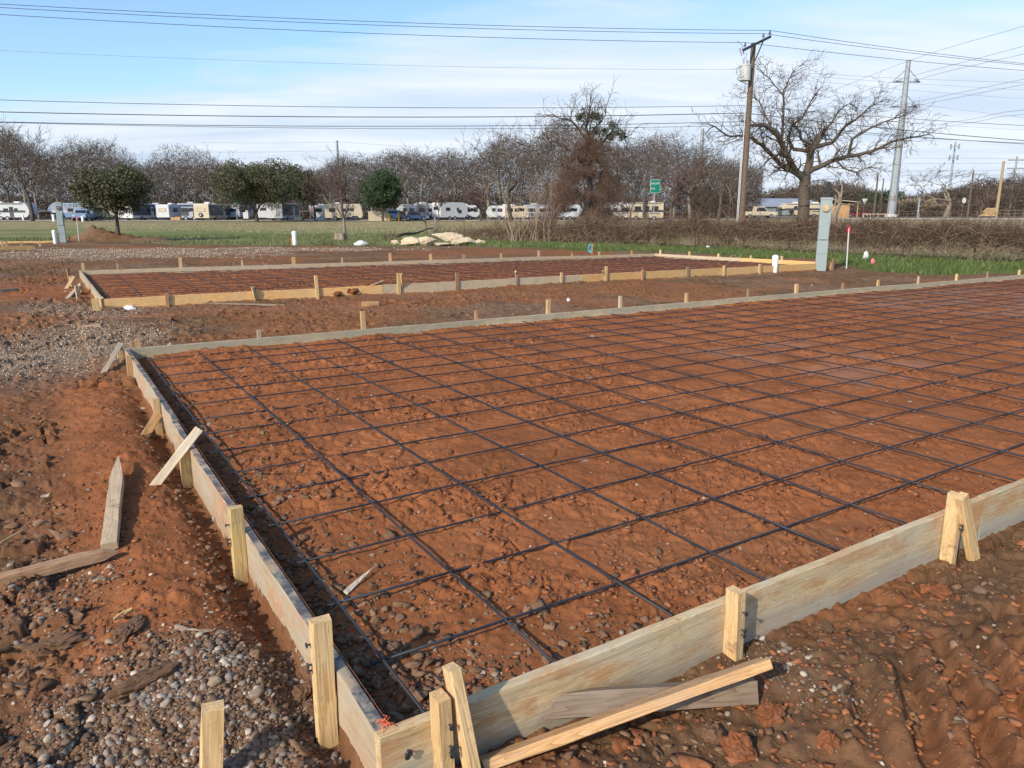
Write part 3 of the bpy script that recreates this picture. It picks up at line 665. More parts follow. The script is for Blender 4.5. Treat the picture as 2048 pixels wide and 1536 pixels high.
SG = 'stakes nailed outside the near pad\'s boards'
stk = {}
for k, px, yt, mt, lb_, sec in (
    ('s1', 665, 1236, 'new', 'pale tall stake with white sawn top on the left board, nearest the corner', (.062, .040)),
    ('s2', 488, 1013, 'yellow', 'bright yellow stake with mud-dark edge, second up the left board', (.058, .040)),
    ('s3', 379, 893, 'yellow', 'weathered stake with a loose cross piece behind its top', (.060, .038)),
    ('s4', 319, 797, 'new', 'slim pale stake with an orange leaning brace at its foot', (.050, .035)),
    ('s5', 263, 711, 'orange', 'orange stake with a muddy lower half on the left board', (.050, .040)),
    ('s6', 243, 690, 'yellow', 'pale stake at the back left corner, paired with a leaning brace', (.055, .038))):
    o, c, zt = stake(px, yt, P0, P1, -1, M[mt], lb_, SG, sec, lean=-.01); stk[k] = (c, zt, o)
for k, px, yt, mt, lb_, sec in (
    ('fa', 880, 1388, 'new', 'rough-edged stake near the bottom corner beside a taller leaning one', (.056, .042)),
    ('fb', 1461, 1178, 'new', 'lone square stake with nails midway along the front board', (.060, .042)),
    ('fc', 1895, 986, 'new', 'upright stake of the A-shaped pair at the right', (.060, .040))):
    o, c, zt = stake(px, yt, P0, P3, 1, M[mt], lb_, SG, sec, lean=-.012); stk[k] = (c, zt, o)
BG = 'braces leaning against the near pad\'s stakes'
nf_ = np.array([wd[1], -wd[0], 0]); nl_ = np.array([ul[1], -ul[0], 0])*-1
def P3d(px, py, D): return at_depth(px, py, D)
c, zt, _ = stk['s3']; brace(P3d(398, 858, c[1]+.05), gt(312, 968), M['splint'], 'flat weathered cross piece leaning across the top of a stake on the left board', (.052, .03), up=(-.7, -.1, .7), group=BG)
c, zt, _ = stk['s4']; brace(P3d(318, 826, c[1]+.02), gt(290, 872), M['orange'], 'short orange brace leaning at the foot of a slim pale stake', (.06, .03), up=(-.7, -.1, .5), group=BG)
c, zt, _ = stk['s6']; brace(P3d(241, 688, c[1]+.01), gt(206, 748), M['splint'], 'pale brace leaning down to the gravel at the back left corner', (.05, .035), up=(-.7, -.1, .5), group=BG)
c, zt, _ = stk['fa']; brace(P3d(903, 1335, c[1]+.03), P3d(948, 1560, c[1]-.02), M['new'], 'pale ridged brace leaning over the front board beside the rough stake', (.058, .035), up=(nf_[0], nf_[1], .1), group=BG)
c, zt, _ = stk['fc']; brace(P3d(1924, 992, c[1]-.05), gt(1948, 1126), M['new'], 'slanted brace of the A-shaped pair at the right', (.058, .036), up=(wd[0], wd[1], .4), group=BG)
brace(gt(425, 1536)+np.array([0, -.05, -.15]), at_depth(425, 1443, gt(425, 1536)[1]-.05), M['new'], 'square-topped stake standing alone in the gravel at the bottom edge', (.062, .042), up=(.9, .4, 0), cat='stake', name='wooden_stake')
# nails and corner hardware
def nail(p, d, parent=None):
    m = MB(); p = Vector(p); d = Vector(d); m.cyl(p-d*.005, p+d*.012, .0035, n=6); m.cyl(p+d*.012, p+d*.016, .009, n=8)
    return m
nd = Vector((nf_[0], nf_[1], 0)); ob = [o for o in C.objects if o.name == 'form_board'][0]
for s_, z_ in ((.075, .115), (.085, .055), (.070, .045), (.082, .125)):
    p = P0+wd*s_; o = nail((p[0], p[1], z_), nd).build('nail', M['dark_metal']); o.parent = ob; o.matrix_parent_inverse = ob.matrix_world.inverted()
for k in ('fb', 'fc', 's1', 's2', 'fa'):
    c, zt, o_ = stk[k]; nv = nf_ if k[0] == 'f' else nl_
    sec_ = .031
    for dz in (.05, .12, .14):
        bpy.context.view_layer.update()
        q = np.array([c[0], c[1], zt-.03-dz])+np.array(nv)*sec_; o = nail(q, Vector(nv)).build('nail', M['dark_metal']); o.parent = o_; o.matrix_parent_inverse = o_.matrix_world.inverted()
# orange frayed string at the corner
m = []
rs = random.Random(5); cpt = np.array([*(P0+wd*.03+ul*.04), TOP+.004])
for i in range(16):
    p = cpt.copy(); v = np.array([rs.gauss(0, .5), rs.gauss(0, .5), rs.random()*1.2]); 
    for s_ in range(3):
        q = p+v/np.linalg.norm(v)*.011+np.array([rs.gauss(0, .002), rs.gauss(0, .002), 0]); m.append([*p, *q, .0012, .001]); p = q; v = v+np.array([rs.gauss(0, .4), rs.gauss(0, .4), -.5])
tag(link('string_tuft', np_mesh('string_tuft', *tubes(m, 4)), M['orange_paint']), 'frayed orange string knot on the form\'s bottom corner', 'string')
# string line along the left board's inner top edge
q0 = np.array([*(P0+wd*.042+ul*.04), TOP+.006]); q1 = np.array([*(P1+wd*.042), TOP+.006])
tag(pipe('string_line', [q0+(q1-q0)*t+np.array([0, 0, -.004*sin(pi*t)]) for t in np.linspace(0, 1, 20)], .0005, M['string'], sides=4), 'thin orange string line stretched along the left board', 'string')
# stakes behind the near pad's back side
bs = [(278, 677, .05), (518, 660, .045), (728, 622, .055), (955, 621, .04), (1097, 599, .06), (1242, 592, .05), (1375, 586, .045), (1497, 578, .04), (1594, 568, .07), (1688, 566, .04), (1757, 560, .055), (1838, 553, .04), (1915, 548, .05), (1976, 543, .05), (2040, 540, .05)]
for i, (px, yt, wv) in enumerate(bs):
    stake(px, yt, P1, P2, -1, M[['new', 'old', 'new', 'brown', 'new', 'farback'][i % 6]] if i != 1 else M['farback'], 'stake top showing behind the near pad\'s back board, %s from its left corner' % ORD[i], 'stakes behind the near pad\'s back board', (.04, wv), lean=.01*((i*5) % 3-1))
stake(266, 683, P1, P2, -1, M['brown'], 'shorter brown stake top at the near pad\'s back left corner', 'stakes behind the near pad\'s back board', (.05, .045))
fs = [(190, 597, .10, 0), (333, 586, .055, 0), (508, 574, .035, .01), (634, 551, .06, -.02), (797, 546, .07, 0), (913, 545, .07, 0), (1032, 545, .045, 0), (1122, 545, .055, 0), (1211, 533, .06, 0), (1284, 539, .06, 0), (1374, 534, .07, 0), (1447, 531, .06, 0), (1519, 528, .08, 0), (1665, 516, .07, 0)]
FG = 'stakes on the camera side of the far pad'
fst = []
for i, (px, yt, wv, ln) in enumerate(fs):
    o, c, zt = stake(px, yt, FAR[0], FAR[3], 1, M['yellow' if i in (0, 4, 8) else ['new', 'brown', 'old', 'new'][i % 4]], 'stake on the camera-facing side of the far pad, %s from its left corner' % ORD[i], FG, (.04, wv), lean=ln, zbot=-.1); fst.append((c, zt))
for j, (px, yt, xb, yb, i) in enumerate(((203, 596, 207, 619, 0), (505, 574, 512, 602, 2), (803, 548, 806, 582, 4), (1031, 543, 1039, 566, 6), (1206, 541, 1215, 560, 8), (1655, 522, 1661, 540, 13))):
    c, zt = fst[i]; brace(at_depth(px, yt, c[1]-.06), gt(xb, yb), M['new'], 'small slanted brace in front of the far pad, %s from the left' % ORD[j], (.05, .03), up=(.5, .8, 0), group='braces of the far pad')
for i, (px, yt, wv) in enumerate([(167, 526, .07), (236, 527, .06), (362, 515, .08), (485, 520, .05), (588, 514, .10), (685, 515, .05), (781, 506, .07), (862, 508, .07), (928, 509, .08), (1003, 507, .06), (1078, 501, .06), (1145, 506, .05), (1199, 503, .06), (1264, 500, .05)]):
    stake(px, yt, FAR[1], FAR[2], -1, M[['new', 'brown', 'new', 'farback', 'orange', 'orange', 'orange'][i % 7]], 'stake behind the far pad\'s back board, %s from its left corner' % ORD[i], 'stakes behind the far pad', (.04, wv))
for i, (px, yt) in enumerate([(1320, 500), (1378, 503), (1436, 507), (1501, 511), (1563, 512)]):
    stake(px, yt, FAR[2], FAR[3], -1, M['new'], 'stake along the far pad\'s slanting right side, %s from its back corner' % ORD[i], 'stakes on the far pad\'s right side', (.05, .07))
for i, (px, yt, pt_) in enumerate([(135, 536, .1), (141, 552, .3), (152, 571, .75), (162, 566, .6)]):
    q = FAR[1]+(FAR[0]-FAR[1])*pt_+np.array([-.12, 0]); t = at_depth(px, yt, q[1]); 
    o = plank('wooden_stake', (t[0]+.02, q[1], -.1), (t[0], q[1], t[2]), .06, .04, M[['brown', 'new', 'farback', 'new'][i]], up=(.5, .8, 0)); tag(o, 'stake on the far pad\'s short left side, %s from the back' % ORD[i], 'stake', 'stakes on the far pad\'s left side')
brace(at_depth(147, 553, 16.6), gt(133, 577), M['new'], 'crossed brace at the back of the far pad\'s left side', (.07, .03), up=(.5, .8, .2), group='braces of the far pad')
brace(at_depth(161, 568, 14.9), gt(136, 596), M['farback'], 'crossed brace in the middle of the far pad\'s left side', (.07, .03), up=(.5, .8, .2), group='braces of the far pad')
for i, (px, yt, yb) in enumerate([(6, 481, 492), (45, 484, 492), (15, 482, 495), (82, 485, 492)]):
    b_ = gt(px, yb+1); t = at_depth(px-3, yt, b_[1]); o = plank('wooden_stake', (b_[0], b_[1], b_[2]-.1), t, .09, .05, M['new'], up=(.7, .7, 0)); tag(o, 'stake on the form at the left edge of the photo, %s from the left' % ['first', 'third', 'second', 'last'][i], 'stake', 'stakes of the form at the left edge')
# ---------------------------------------------------------------- rebar mats
def rebar_grid(Q, name, label, nb, step_w, zc, seed, wiggle=.010, skip_first=.10):
    root = empty(name, (*((Q[0]+Q[1]+Q[2]+Q[3])/4), zc), label, 'rebar mat'); bpy.context.view_layer.update(); inv = np.array([*((Q[0]+Q[1]+Q[2]+Q[3])/4), zc])
    rs = np.random.RandomState(seed); U = Q[1]-Q[0]; W = Q[3]-Q[0]; LU = np.linalg.norm(U); LW = np.linalg.norm(W)
    r = .0054
    def add(a, b, z, r=r):
        a = np.array(a); b = np.array(b); L = np.linalg.norm(b-a); ns = max(6, int(L/.4)); pts = []
        d = (b-a)/L; pn = np.array([d[1], -d[0]]); w1, w2 = rs.rand(2)*6; k1 = rs.rand()*.6+.3
        for i in range(ns+1):
            t = i/ns; p = a+(b-a)*t+pn*wiggle*sin(t*L*k1+w1); pts.append([p[0], p[1], z+.006*sin(t*L*1.1+w2)+rs.randn()*.0015])
        o = pipe('rebar', np.array(pts)-inv, r, M['rebar'], root, sides=8)
        at = o.data.attributes.new('along', 'FLOAT', 'POINT'); at.data.foreach_set('value', np.repeat(np.linspace(0, L, ns+1), 8).astype(np.float32))
    sb = [.10]
    for i in range(nb):                      # bars running along the pad
        t = (.43+i*(LU-.75)/(nb-1))/LU; a = Q[0]+U*t; b = Q[3]+(Q[2]-Q[3])*t
        d = (b-a)/np.linalg.norm(b-a); add(a+d*.09, b-d*.09, zc-r)
    k = 0; x = .10
    nw = int((LW-.2)/step_w)
    for i in range(nw):                      # bars running across it
        s = x+i*step_w+rs.randn()*.015; a = Q[0]+W*(s/LW); b = Q[1]+(Q[2]-Q[1])*((s)/np.linalg.norm(Q[2]-Q[1])); d = (b-a)/np.linalg.norm(b-a)
        add(a+d*(.05+rs.rand()*.05), b-d*(.05+rs.rand()*.06), zc+r)
    return root
g_in = .045
def inset(Q, m=.045):
    c = sum(Q)/4; return [q+(c-q)/np.linalg.norm(c-q)*m*1.4 for q in Q]
NI = inset(NEAR); FI = inset(FAR)
mat1 = rebar_grid(NI, 'rebar_mat', 'dark steel rebar mat tied in a grid over the near red clay pad', 15, .525, .122, 4)
mat2 = rebar_grid(FI, 'rebar_mat', 'rebar mat over the far red clay pad behind the yellow boards', 15, .54, .115, 9, .02)
# tie wires at the nearest crossings
segs = []
inv = np.array([*((NI[0]+NI[1]+NI[2]+NI[3])/4), .122]); U = NI[1]-NI[0]; LU = np.linalg.norm(U); W = NI[3]-NI[0]; LW = np.linalg.norm(W)
rs = random.Random(3)
for i in range(7):
    for j in range(9):
        if (i+j) % 2 and rs.random() < .5: continue
        c = NI[0]+U*((.43+i*(LU-.75)/14)/LU)+W*((.10+j*.525)/LW); c = np.array([c[0], c[1], .125])-inv; m = []
        for a0 in (.6, 2.2):
            pts = [c+np.array([cos(a0)*.014*cos(t), sin(a0)*.014*cos(t), .013*sin(t)]) for t in np.linspace(0, 2*pi, 9)]
            m += [[*pts[k], *pts[k+1], .0014, .0014] for k in range(8)]
        e = c+np.array([rs.gauss(0, .02), rs.gauss(0, .02), .02]); m.append([*c+np.array([0, 0, .01]), *e, .0013, .001])
        link('tie_wire', np_mesh('tie_wire', *tubes(m, 4)), M['rebar'], mat1)
# ---------------------------------------------------------------- loose lumber and litter
def lying(pa, pb, wid, thk, mat, label, cat='lumber', name='wooden_plank', lift=(0, 0), up=(0, 0, 1), tip=None, warp=.004):
    a = gt(*pa); b = gt(*pb); a[2] += thk/2+lift[0]; b[2] += thk/2+lift[1]
    o = plank(name, a, b, wid, thk, mat, up=up, warp=warp, tip=tip); return tag(o, label, cat)
lying((-60, 1195), (238, 1118), .05, .05, M['brown'], 'muddy brown stake lying on the mound at the left edge', lift=(.02, .015), tip=.12)
lying((221, 1106), (240, 938), .070, .04, M['driftw'], 'pointed weathered stake lying upright in the soil with its tip away from the camera', lift=(.012, .05), tip=.25, up=(1, .1, .1))
lying((-20, 1112), (56, 1066), .018, .008, M['yellow'], 'thin yellow wood splinter at the left edge', 'splinter', 'wood_splinter', lift=(.02, .03), tip=.8)
a = gt(1060, 1428); b = gt(1508, 1398); pa_ = np.array([a[0], a[1], a[2]+.030]); pb_ = np.array([b[0], b[1], b[2]+.030])
tag(plank('wooden_plank', pa_, pb_, .075, .055, M['old'], up=(0, .4, .9), warp=.003), 'short weathered grey-brown post lying below the front board', 'lumber')
a = gt(962, 1540); b = gt(1525, 1398); tag(plank('wooden_plank', (a[0], a[1], a[2]+.02), (b[0], b[1], b[2]+.135), .075, .032, M['orange'], up=(.25, -.85, .5), warp=.002), 'orange-tan stake propped across the weathered post by the front board', 'lumber')
lying((160, 659), (204, 654), .06, .05, M['old'], 'short wood offcut lying on the dark soil left of the near pad', lift=(.0, .0))
lying((0, 586), (36, 582), .09, .03, M['old'], 'thin grey board lying in gravel at the left edge', lift=(.01, .01))
lying((722, 587), (766, 579), .10, .04, M['new'], 'pale board offcut by the far pad\'s camera-facing boards', lift=(.01, .12), up=(0, -.7, .7))
lying((724, 613), (757, 612), .11, .05, M['orange'], 'orange-brown scrap of wood between the two pads')
lying((690, 1190), (753, 1142), .022, .006, M['splint'], 'long pale wood splinter on the clay inside the near pad', 'splinter', 'wood_splinter', lift=(.004, .03), tip=.8, up=(-.6, .5, .5))
lying((350, 1262), (428, 1268), .02, .014, M['old'], 'bent grey twig lying on the red mound', 'twig', 'fallen_twig', lift=(.005, .005), tip=.5, warp=.008)
lying((228, 1245), (265, 1225), .016, .01, M['yellow'], 'small wood chip in the gravel at lower left', 'splinter', 'wood_splinter', lift=(.01, .01))
lying((40, 732), (105, 728), .02, .02, M['old'], 'thin stick lying in the mud at far left', 'twig', 'fallen_twig', lift=(.01, .01))
lying((410, 607), (570, 612), .03, .02, M['old'], 'thin pale stick lying along the soil between the pads', 'twig', 'fallen_twig')
def lumpy(name, c, size, mat, seed, label=None, cat=None, rz=0, sub=4, amp=.22, freq=2.2, group=None, sink=.25, flat=.0, chop=.62):
    """a rock or clod: a ball pushed about by noise, faceted"""
    bm = bmesh.new(); bmesh.ops.create_icosphere(bm, subdivisions=sub, radius=1)
    P = np.array([v.co[:] for v in bm.verts]); rs = np.random.RandomState(seed)
    for k in range(9):                     # chop planes give broken faces
        n = rs.randn(3); n /= np.linalg.norm(n); d = chop+.3*rs.rand(); t = P@n; P = P-np.outer(np.maximum(t-d, 0)*.96, n)
    n1 = fbm(P[:, 0]*freq+seed, P[:, 1]*freq+P[:, 2]*1.7, seed, 4)+fbm(P[:, 2]*freq+9, P[:, 0]*freq-P[:, 1]*1.3, seed+5, 4)-1
    n2 = fbm(P[:, 0]*7+seed, P[:, 1]*7+P[:, 2]*5, seed+9, 3)-.5
    P = P*(1+amp*n1+.30*n2)[:, None]
    for v, p in zip(bm.verts, P): v.co = (p[0]*size[0], p[1]*size[1], p[2]*size[2])
    me = bpy.data.meshes.new(name); bm.to_mesh(me); bm.free(); me.polygons.foreach_set('use_smooth', np.zeros(len(me.polygons), bool) if sub != 3 else np.ones(len(me.polygons), bool))
    o = link(name, me, mat); o.location = (c[0], c[1], c[2]+size[2]*(1-2*sink)*.9); o.rotation_euler = (0, 0, rz)
    return tag(o, label, cat, group)
CG = 'large soil clods lying about'
for i, (px, py, s, mt, lb_, g_) in enumerate((
    (812, 1152, (.062, .035, .030), 'clod_red', 'smooth brick-red lump of clay inside the near pad', 0),
    (612, 1392, (.045, .040, .042), 'clod_brown', 'round crumbly brown clod against the left board', 1),
    (632, 1428, (.050, .030, .028), 'clod_brown', 'brown clod by the hole beside the corner', 1),
    (290, 1372, (.115, .040, .035), 'clod_brown', 'long dark wedge-shaped clod among the pebbles', 1),
    (1478, 1510, (.055, .045, .050), 'clod_red', 'big angular red clod at the bottom edge', 1),
    (1540, 1440, (.050, .035, .040), 'clod_red', 'red clod just below the end of the propped stake', 1),
    (1655, 1490, (.040, .03, .03), 'clod_red', 'square red clod between the tread ridges', 1),
    (1425, 1475, (.050, .040, .030), 'clod_brown', 'grey-brown crumbly clod under the propped stake', 1),
    (1100, 1205, (.050, .035, .022), 'clod_red', 'grey-red flat clod between two bars near the corner', 1),
    (1385, 1370, (.035, .030, .026), 'clod_brown', 'dark clod leaning on the front board above the post', 1),
    (120, 1290, (.10, .07, .026), 'clod_brown', 'cracked flat slab of brown mud at lower left', 1),
    (260, 1268, (.09, .05, .028), 'clod_brown', 'cracked brown mud slab beside the pointed stake\'s foot', 1),
    (700, 586, (.16, .12, .10), 'clod_red', 'round red clod leaning on the far pad\'s yellow board', 1),
    (676, 590, (.10, .08, .05), 'clod_red', 'small red clod beside the far pad\'s yellow board', 1),
    (335, 645, (.12, .09, .075), 'clod_brown', 'dark round clod on the soil above the near pad\'s corner', 1),
    (1700, 1062, (.05, .035, .025), 'clod_red', 'red clod behind the front board near the right', 1),
    (1320, 1065, (.04, .035, .02), 'clod_red', 'upright red clod beside a bar crossing in the pad', 1),
    (1650, 1262, (.05, .04, .02), 'clod_brown', 'pale brown clod in front of the board at right', 1),
    (1880, 1190, (.05, .03, .03), 'clod_red', 'red clod right of the lone stake at the right edge', 1),
    (1960, 1185, (.03, .02, .02), 'pebble', 'pale stone at the right edge', 0))):
    lumpy('soil_clod' if mt != 'pebble' else 'stone', gt(px, py), s, M[mt], 20+i, lb_, 'clod' if mt != 'pebble' else 'stone', rz=i*1.3, group=CG if g_ else None, amp=.60, freq=3.4)
for i, (px, py, s) in enumerate(((430, 1368, .030), (512, 1392, .028), (365, 1090, .022), (690, 1250, .02), (990, 1350, .022), (870, 1300, .015), (1130, 1155, .018), (745, 1112, .014), (420, 852, .030), (1235, 1330, .018), (1185, 675, .035), (590, 712, .035))):
    if i in (2, 3): continue
    lumpy('stone', gt(px, py), (s, s*.8, s*.65), M['pebble'], 70+i, ['pale oval stone at the tip of the long dark clod', 'white stone in the gravel left of the corner clod', '', '', 'white angular stone in the near corner of the pad', 'small pale stone under a bar in the near corner', 'pale grey stone between red clods inside the pad', 'dark bluish pebble inside the pad by the pale splinter', 'pale stone beside the leaning cross piece', 'white stone behind the front board\'s middle', 'pale stone on clay under the far part of the bars', 'pale stone near the pad\'s back left corner'][i], 'stone', rz=i, group='single stones lying about', sub=3)
# crumpled paper, cloth, flags
lumpy('crumpled_paper', gt(259, 619), (.11, .07, .06), M['white'], 3, 'crumpled white paper in front of the far pad', 'paper', amp=.6, freq=4, sub=3)
lumpy('crumpled_paper', gt(1137, 616)+np.array([0, 0, .12]), (.035, .03, .03), M['white'], 4, 'scrap of white paper behind the near pad\'s back board', 'paper', amp=.6, freq=4, sub=3)
lumpy('plastic_bag', gt(722, 491), (.35, .15, .16), M['white'], 6, 'white plastic bag on the grass right of the tree stump', 'plastic bag', amp=.8, freq=3, sub=3)
# ---------------------------------------------------------------- scattered gravel and crumbs of soil
def scatter(name, n, mat, dens, size, rmin, rmax, azw, seed, label, squash=(.55, .9), sub=1, powr=1.6, round_=False, far=10., sink=.12):
    rs = np.random.RandomState(seed)
    bm = bmesh.new(); bmesh.ops.create_icosphere(bm, subdivisions=sub, radius=1); B = np.array([v.co[:] for v in bm.verts]); BF = np.array([[v.index for v in f.verts] for f in bm.faces]); bm.free()
    protos = []
    for k in range(14):
        P = B*(1+(.05 if round_ else .30)*rs.randn(len(B), 1))*(1 if round_ else (.6+.8*rs.rand(3)))
        for _ in range(3 if round_ else 9):
            q = rs.randn(3); q /= np.linalg.norm(q); t = P@q; P = P-np.outer(np.maximum(t-(.72 if round_ else .42+.3*rs.rand()), 0), q)
        protos.append(P)
    protos = np.array(protos)
    X = []; Y = []; tot = 0
    while tot < n:
        m = n*4; rr = rmin*(rmax/rmin)**rs.rand(m); a = np.radians(azw[0]+(azw[1]-azw[0])*rs.rand(m)); x = rr*np.sin(a); y = rr*np.cos(a)
        keep = rs.rand(m) < dens(x, y)
        X.append(x[keep]); Y.append(y[keep]); tot += keep.sum()
        if len(X) > 12: break
    x = np.concatenate(X)[:n]; y = np.concatenate(Y)[:n]; n = len(x); r = np.hypot(x, y)
    s = size[0]*(size[1]/size[0])**(rs.rand(n)**powr); s = s*np.maximum(1, r/far)
    z = height(x, y)
    K = protos[rs.randint(0, 14, n)]; sc3 = s[:, None]*np.stack([1+.3*rs.rand(n), .7+.4*rs.rand(n), squash[0]+(squash[1]-squash[0])*rs.rand(n)], 1)
    K = K*sc3[:, None, :]; a = rs.rand(n)*2*pi; ca, sa = np.cos(a)[:, None], np.sin(a)[:, None]; tl = rs.randn(n)[:, None]*.3
    xx = K[:, :, 0]*ca-K[:, :, 1]*sa; yy = K[:, :, 0]*sa+K[:, :, 1]*ca; zz_ = K[:, :, 2]+K[:, :, 0]*tl
    V = np.stack([xx+x[:, None], yy+y[:, None], zz_+z[:, None]+(s*sink)[:, None]], -1).reshape(-1, 3)
    F = (BF[None]+(np.arange(n)*len(B))[:, None, None]).reshape(-1, 3)
    o = link(name, np_mesh(name, V, F, smooth=(sub > 1)), mat); return tag(o, label, kind='stuff')
def d_grav(x, y): return gravel_mask(x, y)**1.3*(1-grass_mask(x, y))*(.25+.9*sm(.42, .60, fbm(x*5, y*5, 44, 3)))
def common(x, y):
    dl, db, dr, df = sdist(NEAR, x, y); return dl, db, dr, df, np.minimum(np.minimum(dl, db), np.minimum(dr, df)) > .01, (np.abs(np.minimum(np.minimum(dl, db), np.minimum(dr, df))-.0) > .045)
def d_red(x, y):
    dl, db, dr, df, ins, ok = common(x, y); q = fbm(x*2.1, y*2.1, 55, 3)
    a = np.where(ins, crumb_patch(x, y)*1.0+.05, np.where(df < 0, sm(.50, .66, q)*.35+.02, sm(.45, .62, q)*.5))
    return a*ok*(1-grass_mask(x, y))*(1-wet_mask(x, y)*.93)
def d_brn(x, y):
    dl, db, dr, df, ins, ok = common(x, y); q = fbm(x*2.1, y*2.1, 56, 3)
    a = np.where(ins, np.exp(-np.maximum(dl, 0)/.25)*(1-sm(5, 7, df))*.9+np.exp(-df/.25)*(1-sm(1, 2.5, dl))*.7, sm(.35, .62, q)*.9+.1)
    a = a*np.where((df < 0) & (dl > .3), .3, 1)
    a = a*np.where((dl < 0) & (dl > -.75) & (df > .3) & (df < 6), .12, 1)
    return a*ok*(1-grass_mask(x, y))
def d_g2(x, y): return gravel_mask(x, y)**1.2*.85*(1-grass_mask(x, y))
scatter('gravel', 8500, M['pebble'], d_grav, (.0032, .017), 1.6, 9, (-50, 50), 1, 'mixed pale pebbles and gravel spread over the soil', sub=2, powr=2.4, round_=True)
scatter('coarse_gravel', 16000, M['pebble_tan'], lambda x, y: gravel_mask(x, y)*(1-grass_mask(x, y)), (.006, .015), 8, 48, (-50, 20), 2, 'pale stone chips in the far gravel patches', sub=1, powr=2.0, round_=True, far=14.)
scatter('dirt_in_gravel', 14000, M['clod_brown'], d_g2, (.0025, .016), 1.6, 7, (-50, 20), 6, 'brown crumbs of soil mixed through the gravel', sub=1, powr=2.6, squash=(.4, .8))
scatter('red_soil_crumbs', 46000, M['clod_red'], d_red, (.0028, .024), 1.6, 14, (-50, 50), 3, 'loose red clay crumbs and lumps', squash=(.35, .75), sub=1, powr=4.5)
scatter('brown_soil_crumbs', 34000, M['clod_brown'], d_brn, (.0028, .028), 1.6, 16, (-50, 50), 4, 'loose brown soil crumbs and lumps', squash=(.35, .75), sub=1, powr=4.0)
def d_trench(x, y):
    dl, db, dr, df, ins, ok = common(x, y); return np.where(ins, np.exp(-np.maximum(dl-.05, 0)/.16)*(1-sm(5.5, 7, df))+np.exp(-np.maximum(df-.05, 0)/.14)*(1-sm(.8, 1.8, dl))*.7, np.where((dl < 0) & (dl > -.16), .35, 0))*ok
scatter('trench_clods', 3200, M['clod_brown'], d_trench, (.005, .034), 1.6, 9, (-50, 12), 7, 'dark crumbly clods in the trench along the left board', squash=(.45, .85), sub=2, powr=2.2)
def d_big(x, y):
    dl, db, dr, df, ins, ok = common(x, y); q = sm(.46, .62, fbm(x*1.6, y*1.6, 57, 3)); return np.where(ins, .05*crumb_patch(x, y), np.where(dl < -.65, q, np.where(df < -.1, q*.55, 0)))*ok*(1-grass_mask(x, y))*(1-.7*gravel_mask(x, y))
scatter('large_brown_lumps', 450, M['clod_brown'], lambda x, y: d_big(x, y)*(sdist(NEAR, x, y)[0] < .5), (.014, .052), 1.7, 9, (-50, 50), 8, 'large broken lumps of dark mud on the left bank', squash=(.4, .75), sub=2, powr=1.8, sink=.0)
scatter('large_red_lumps', 260, M['clod_red'], lambda x, y: d_big(x, y)*(sdist(NEAR, x, y)[0] > .3), (.012, .045), 1.7, 12, (-50, 50), 9, 'large broken lumps of red clay in front of the board', squash=(.4, .75), sub=2, powr=1.8, sink=.0)
def d_few(x, y):
    dl, db, dr, df, ins, ok = common(x, y); return .5*ok*(1-grass_mask(x, y))*np.where(ins, .25, 1)
scatter('stray_pebbles', 2600, M['pebble'], d_few, (.004, .014), 1.6, 40, (-50, 50), 5, 'stray pale pebbles dotted over the soil', sub=1, powr=2.4, round_=True)
# ---------------------------------------------------------------- grass
def blades(name, n, dens, hgt, wid, rmin, rmax, azw, mat, seed, label, tuft=7, spread=.12):
    rs = np.random.RandomState(seed); m = n*6
    u = rs.rand(m//tuft); rr = np.sqrt(rmin**2+(rmax**2-rmin**2)*u); a = np.radians(azw[0]+(azw[1]-azw[0])*rs.rand(m//tuft)); x = rr*np.sin(a); y = rr*np.cos(a)
    k = rs.rand(len(x)) < dens(x, y); x, y = x[k][:n//tuft], y[k][:n//tuft]
    x = np.repeat(x, tuft)+rs.randn(len(x)*tuft)*spread; y = np.repeat(y, tuft)+rs.randn(len(y)*tuft)*spread; N_ = len(x); z = height(x, y, False)
    h = hgt*(.5+rs.rand(N_)); a = rs.rand(N_)*2*pi; wv = wid*(.6+.8*rs.rand(N_)); dx, dy = np.cos(a)*wv, np.sin(a)*wv; lx, ly = rs.randn(N_)*h*.35, rs.randn(N_)*h*.35
    b = np.stack([x, y, z-.01], 1)
    V = np.stack([b+np.stack([dx, dy, 0*x], 1), b-np.stack([dx, dy, 0*x], 1), b+np.stack([-dx*.6+lx*.4, -dy*.6+ly*.4, h*.6], 1), b+np.stack([dx*.6+lx*.4, dy*.6+ly*.4, h*.6], 1), b+np.stack([lx, ly, h], 1)], 1).reshape(-1, 3)
    i = np.arange(N_)[:, None]*5
    o = link(name, np_mesh(name, V, [i+np.array([[0, 1, 2, 3]]), i+np.array([[3, 2, 4]])]), mat); return tag(o, label, kind='stuff')
FENCE = [gp(870, 479)[:2], gp(1457, 498)[:2], gp(2048, 530)[:2], gp(2500, 560)[:2]]
def fence_d(x, y):
    """signed distance beyond the fence line (positive = away from camera)"""
    best = np.full(np.shape(x), 1e9); sg = np.ones(np.shape(x))
    for i in range(3):
        a, b = FENCE[i], FENCE[i+1]; d = b-a; L = np.linalg.norm(d); d = d/L
        t = np.clip((x-a[0])*d[0]+(y-a[1])*d[1], 0, L); q = np.hypot(x-a[0]-d[0]*t, y-a[1]-d[1]*t); s = (x-a[0])*(-d[1])+(y-a[1])*d[0]
        k = q < best; best = np.where(k, q, best); sg = np.where(k, np.sign(s), sg)
    return best*sg
blades('fence_grass', 36000, lambda x, y: (grass_mask(x, y) > .35)*(fence_d(x, y) < 1.2)*(.15+.85*sm(.38, .52, fbm(x*1.1, y*1.1, 15, 3))), .14, .008, 21, 42, (-4, 36), M['grass'], 7, 'lush green grass along the foot of the vine-covered fence')
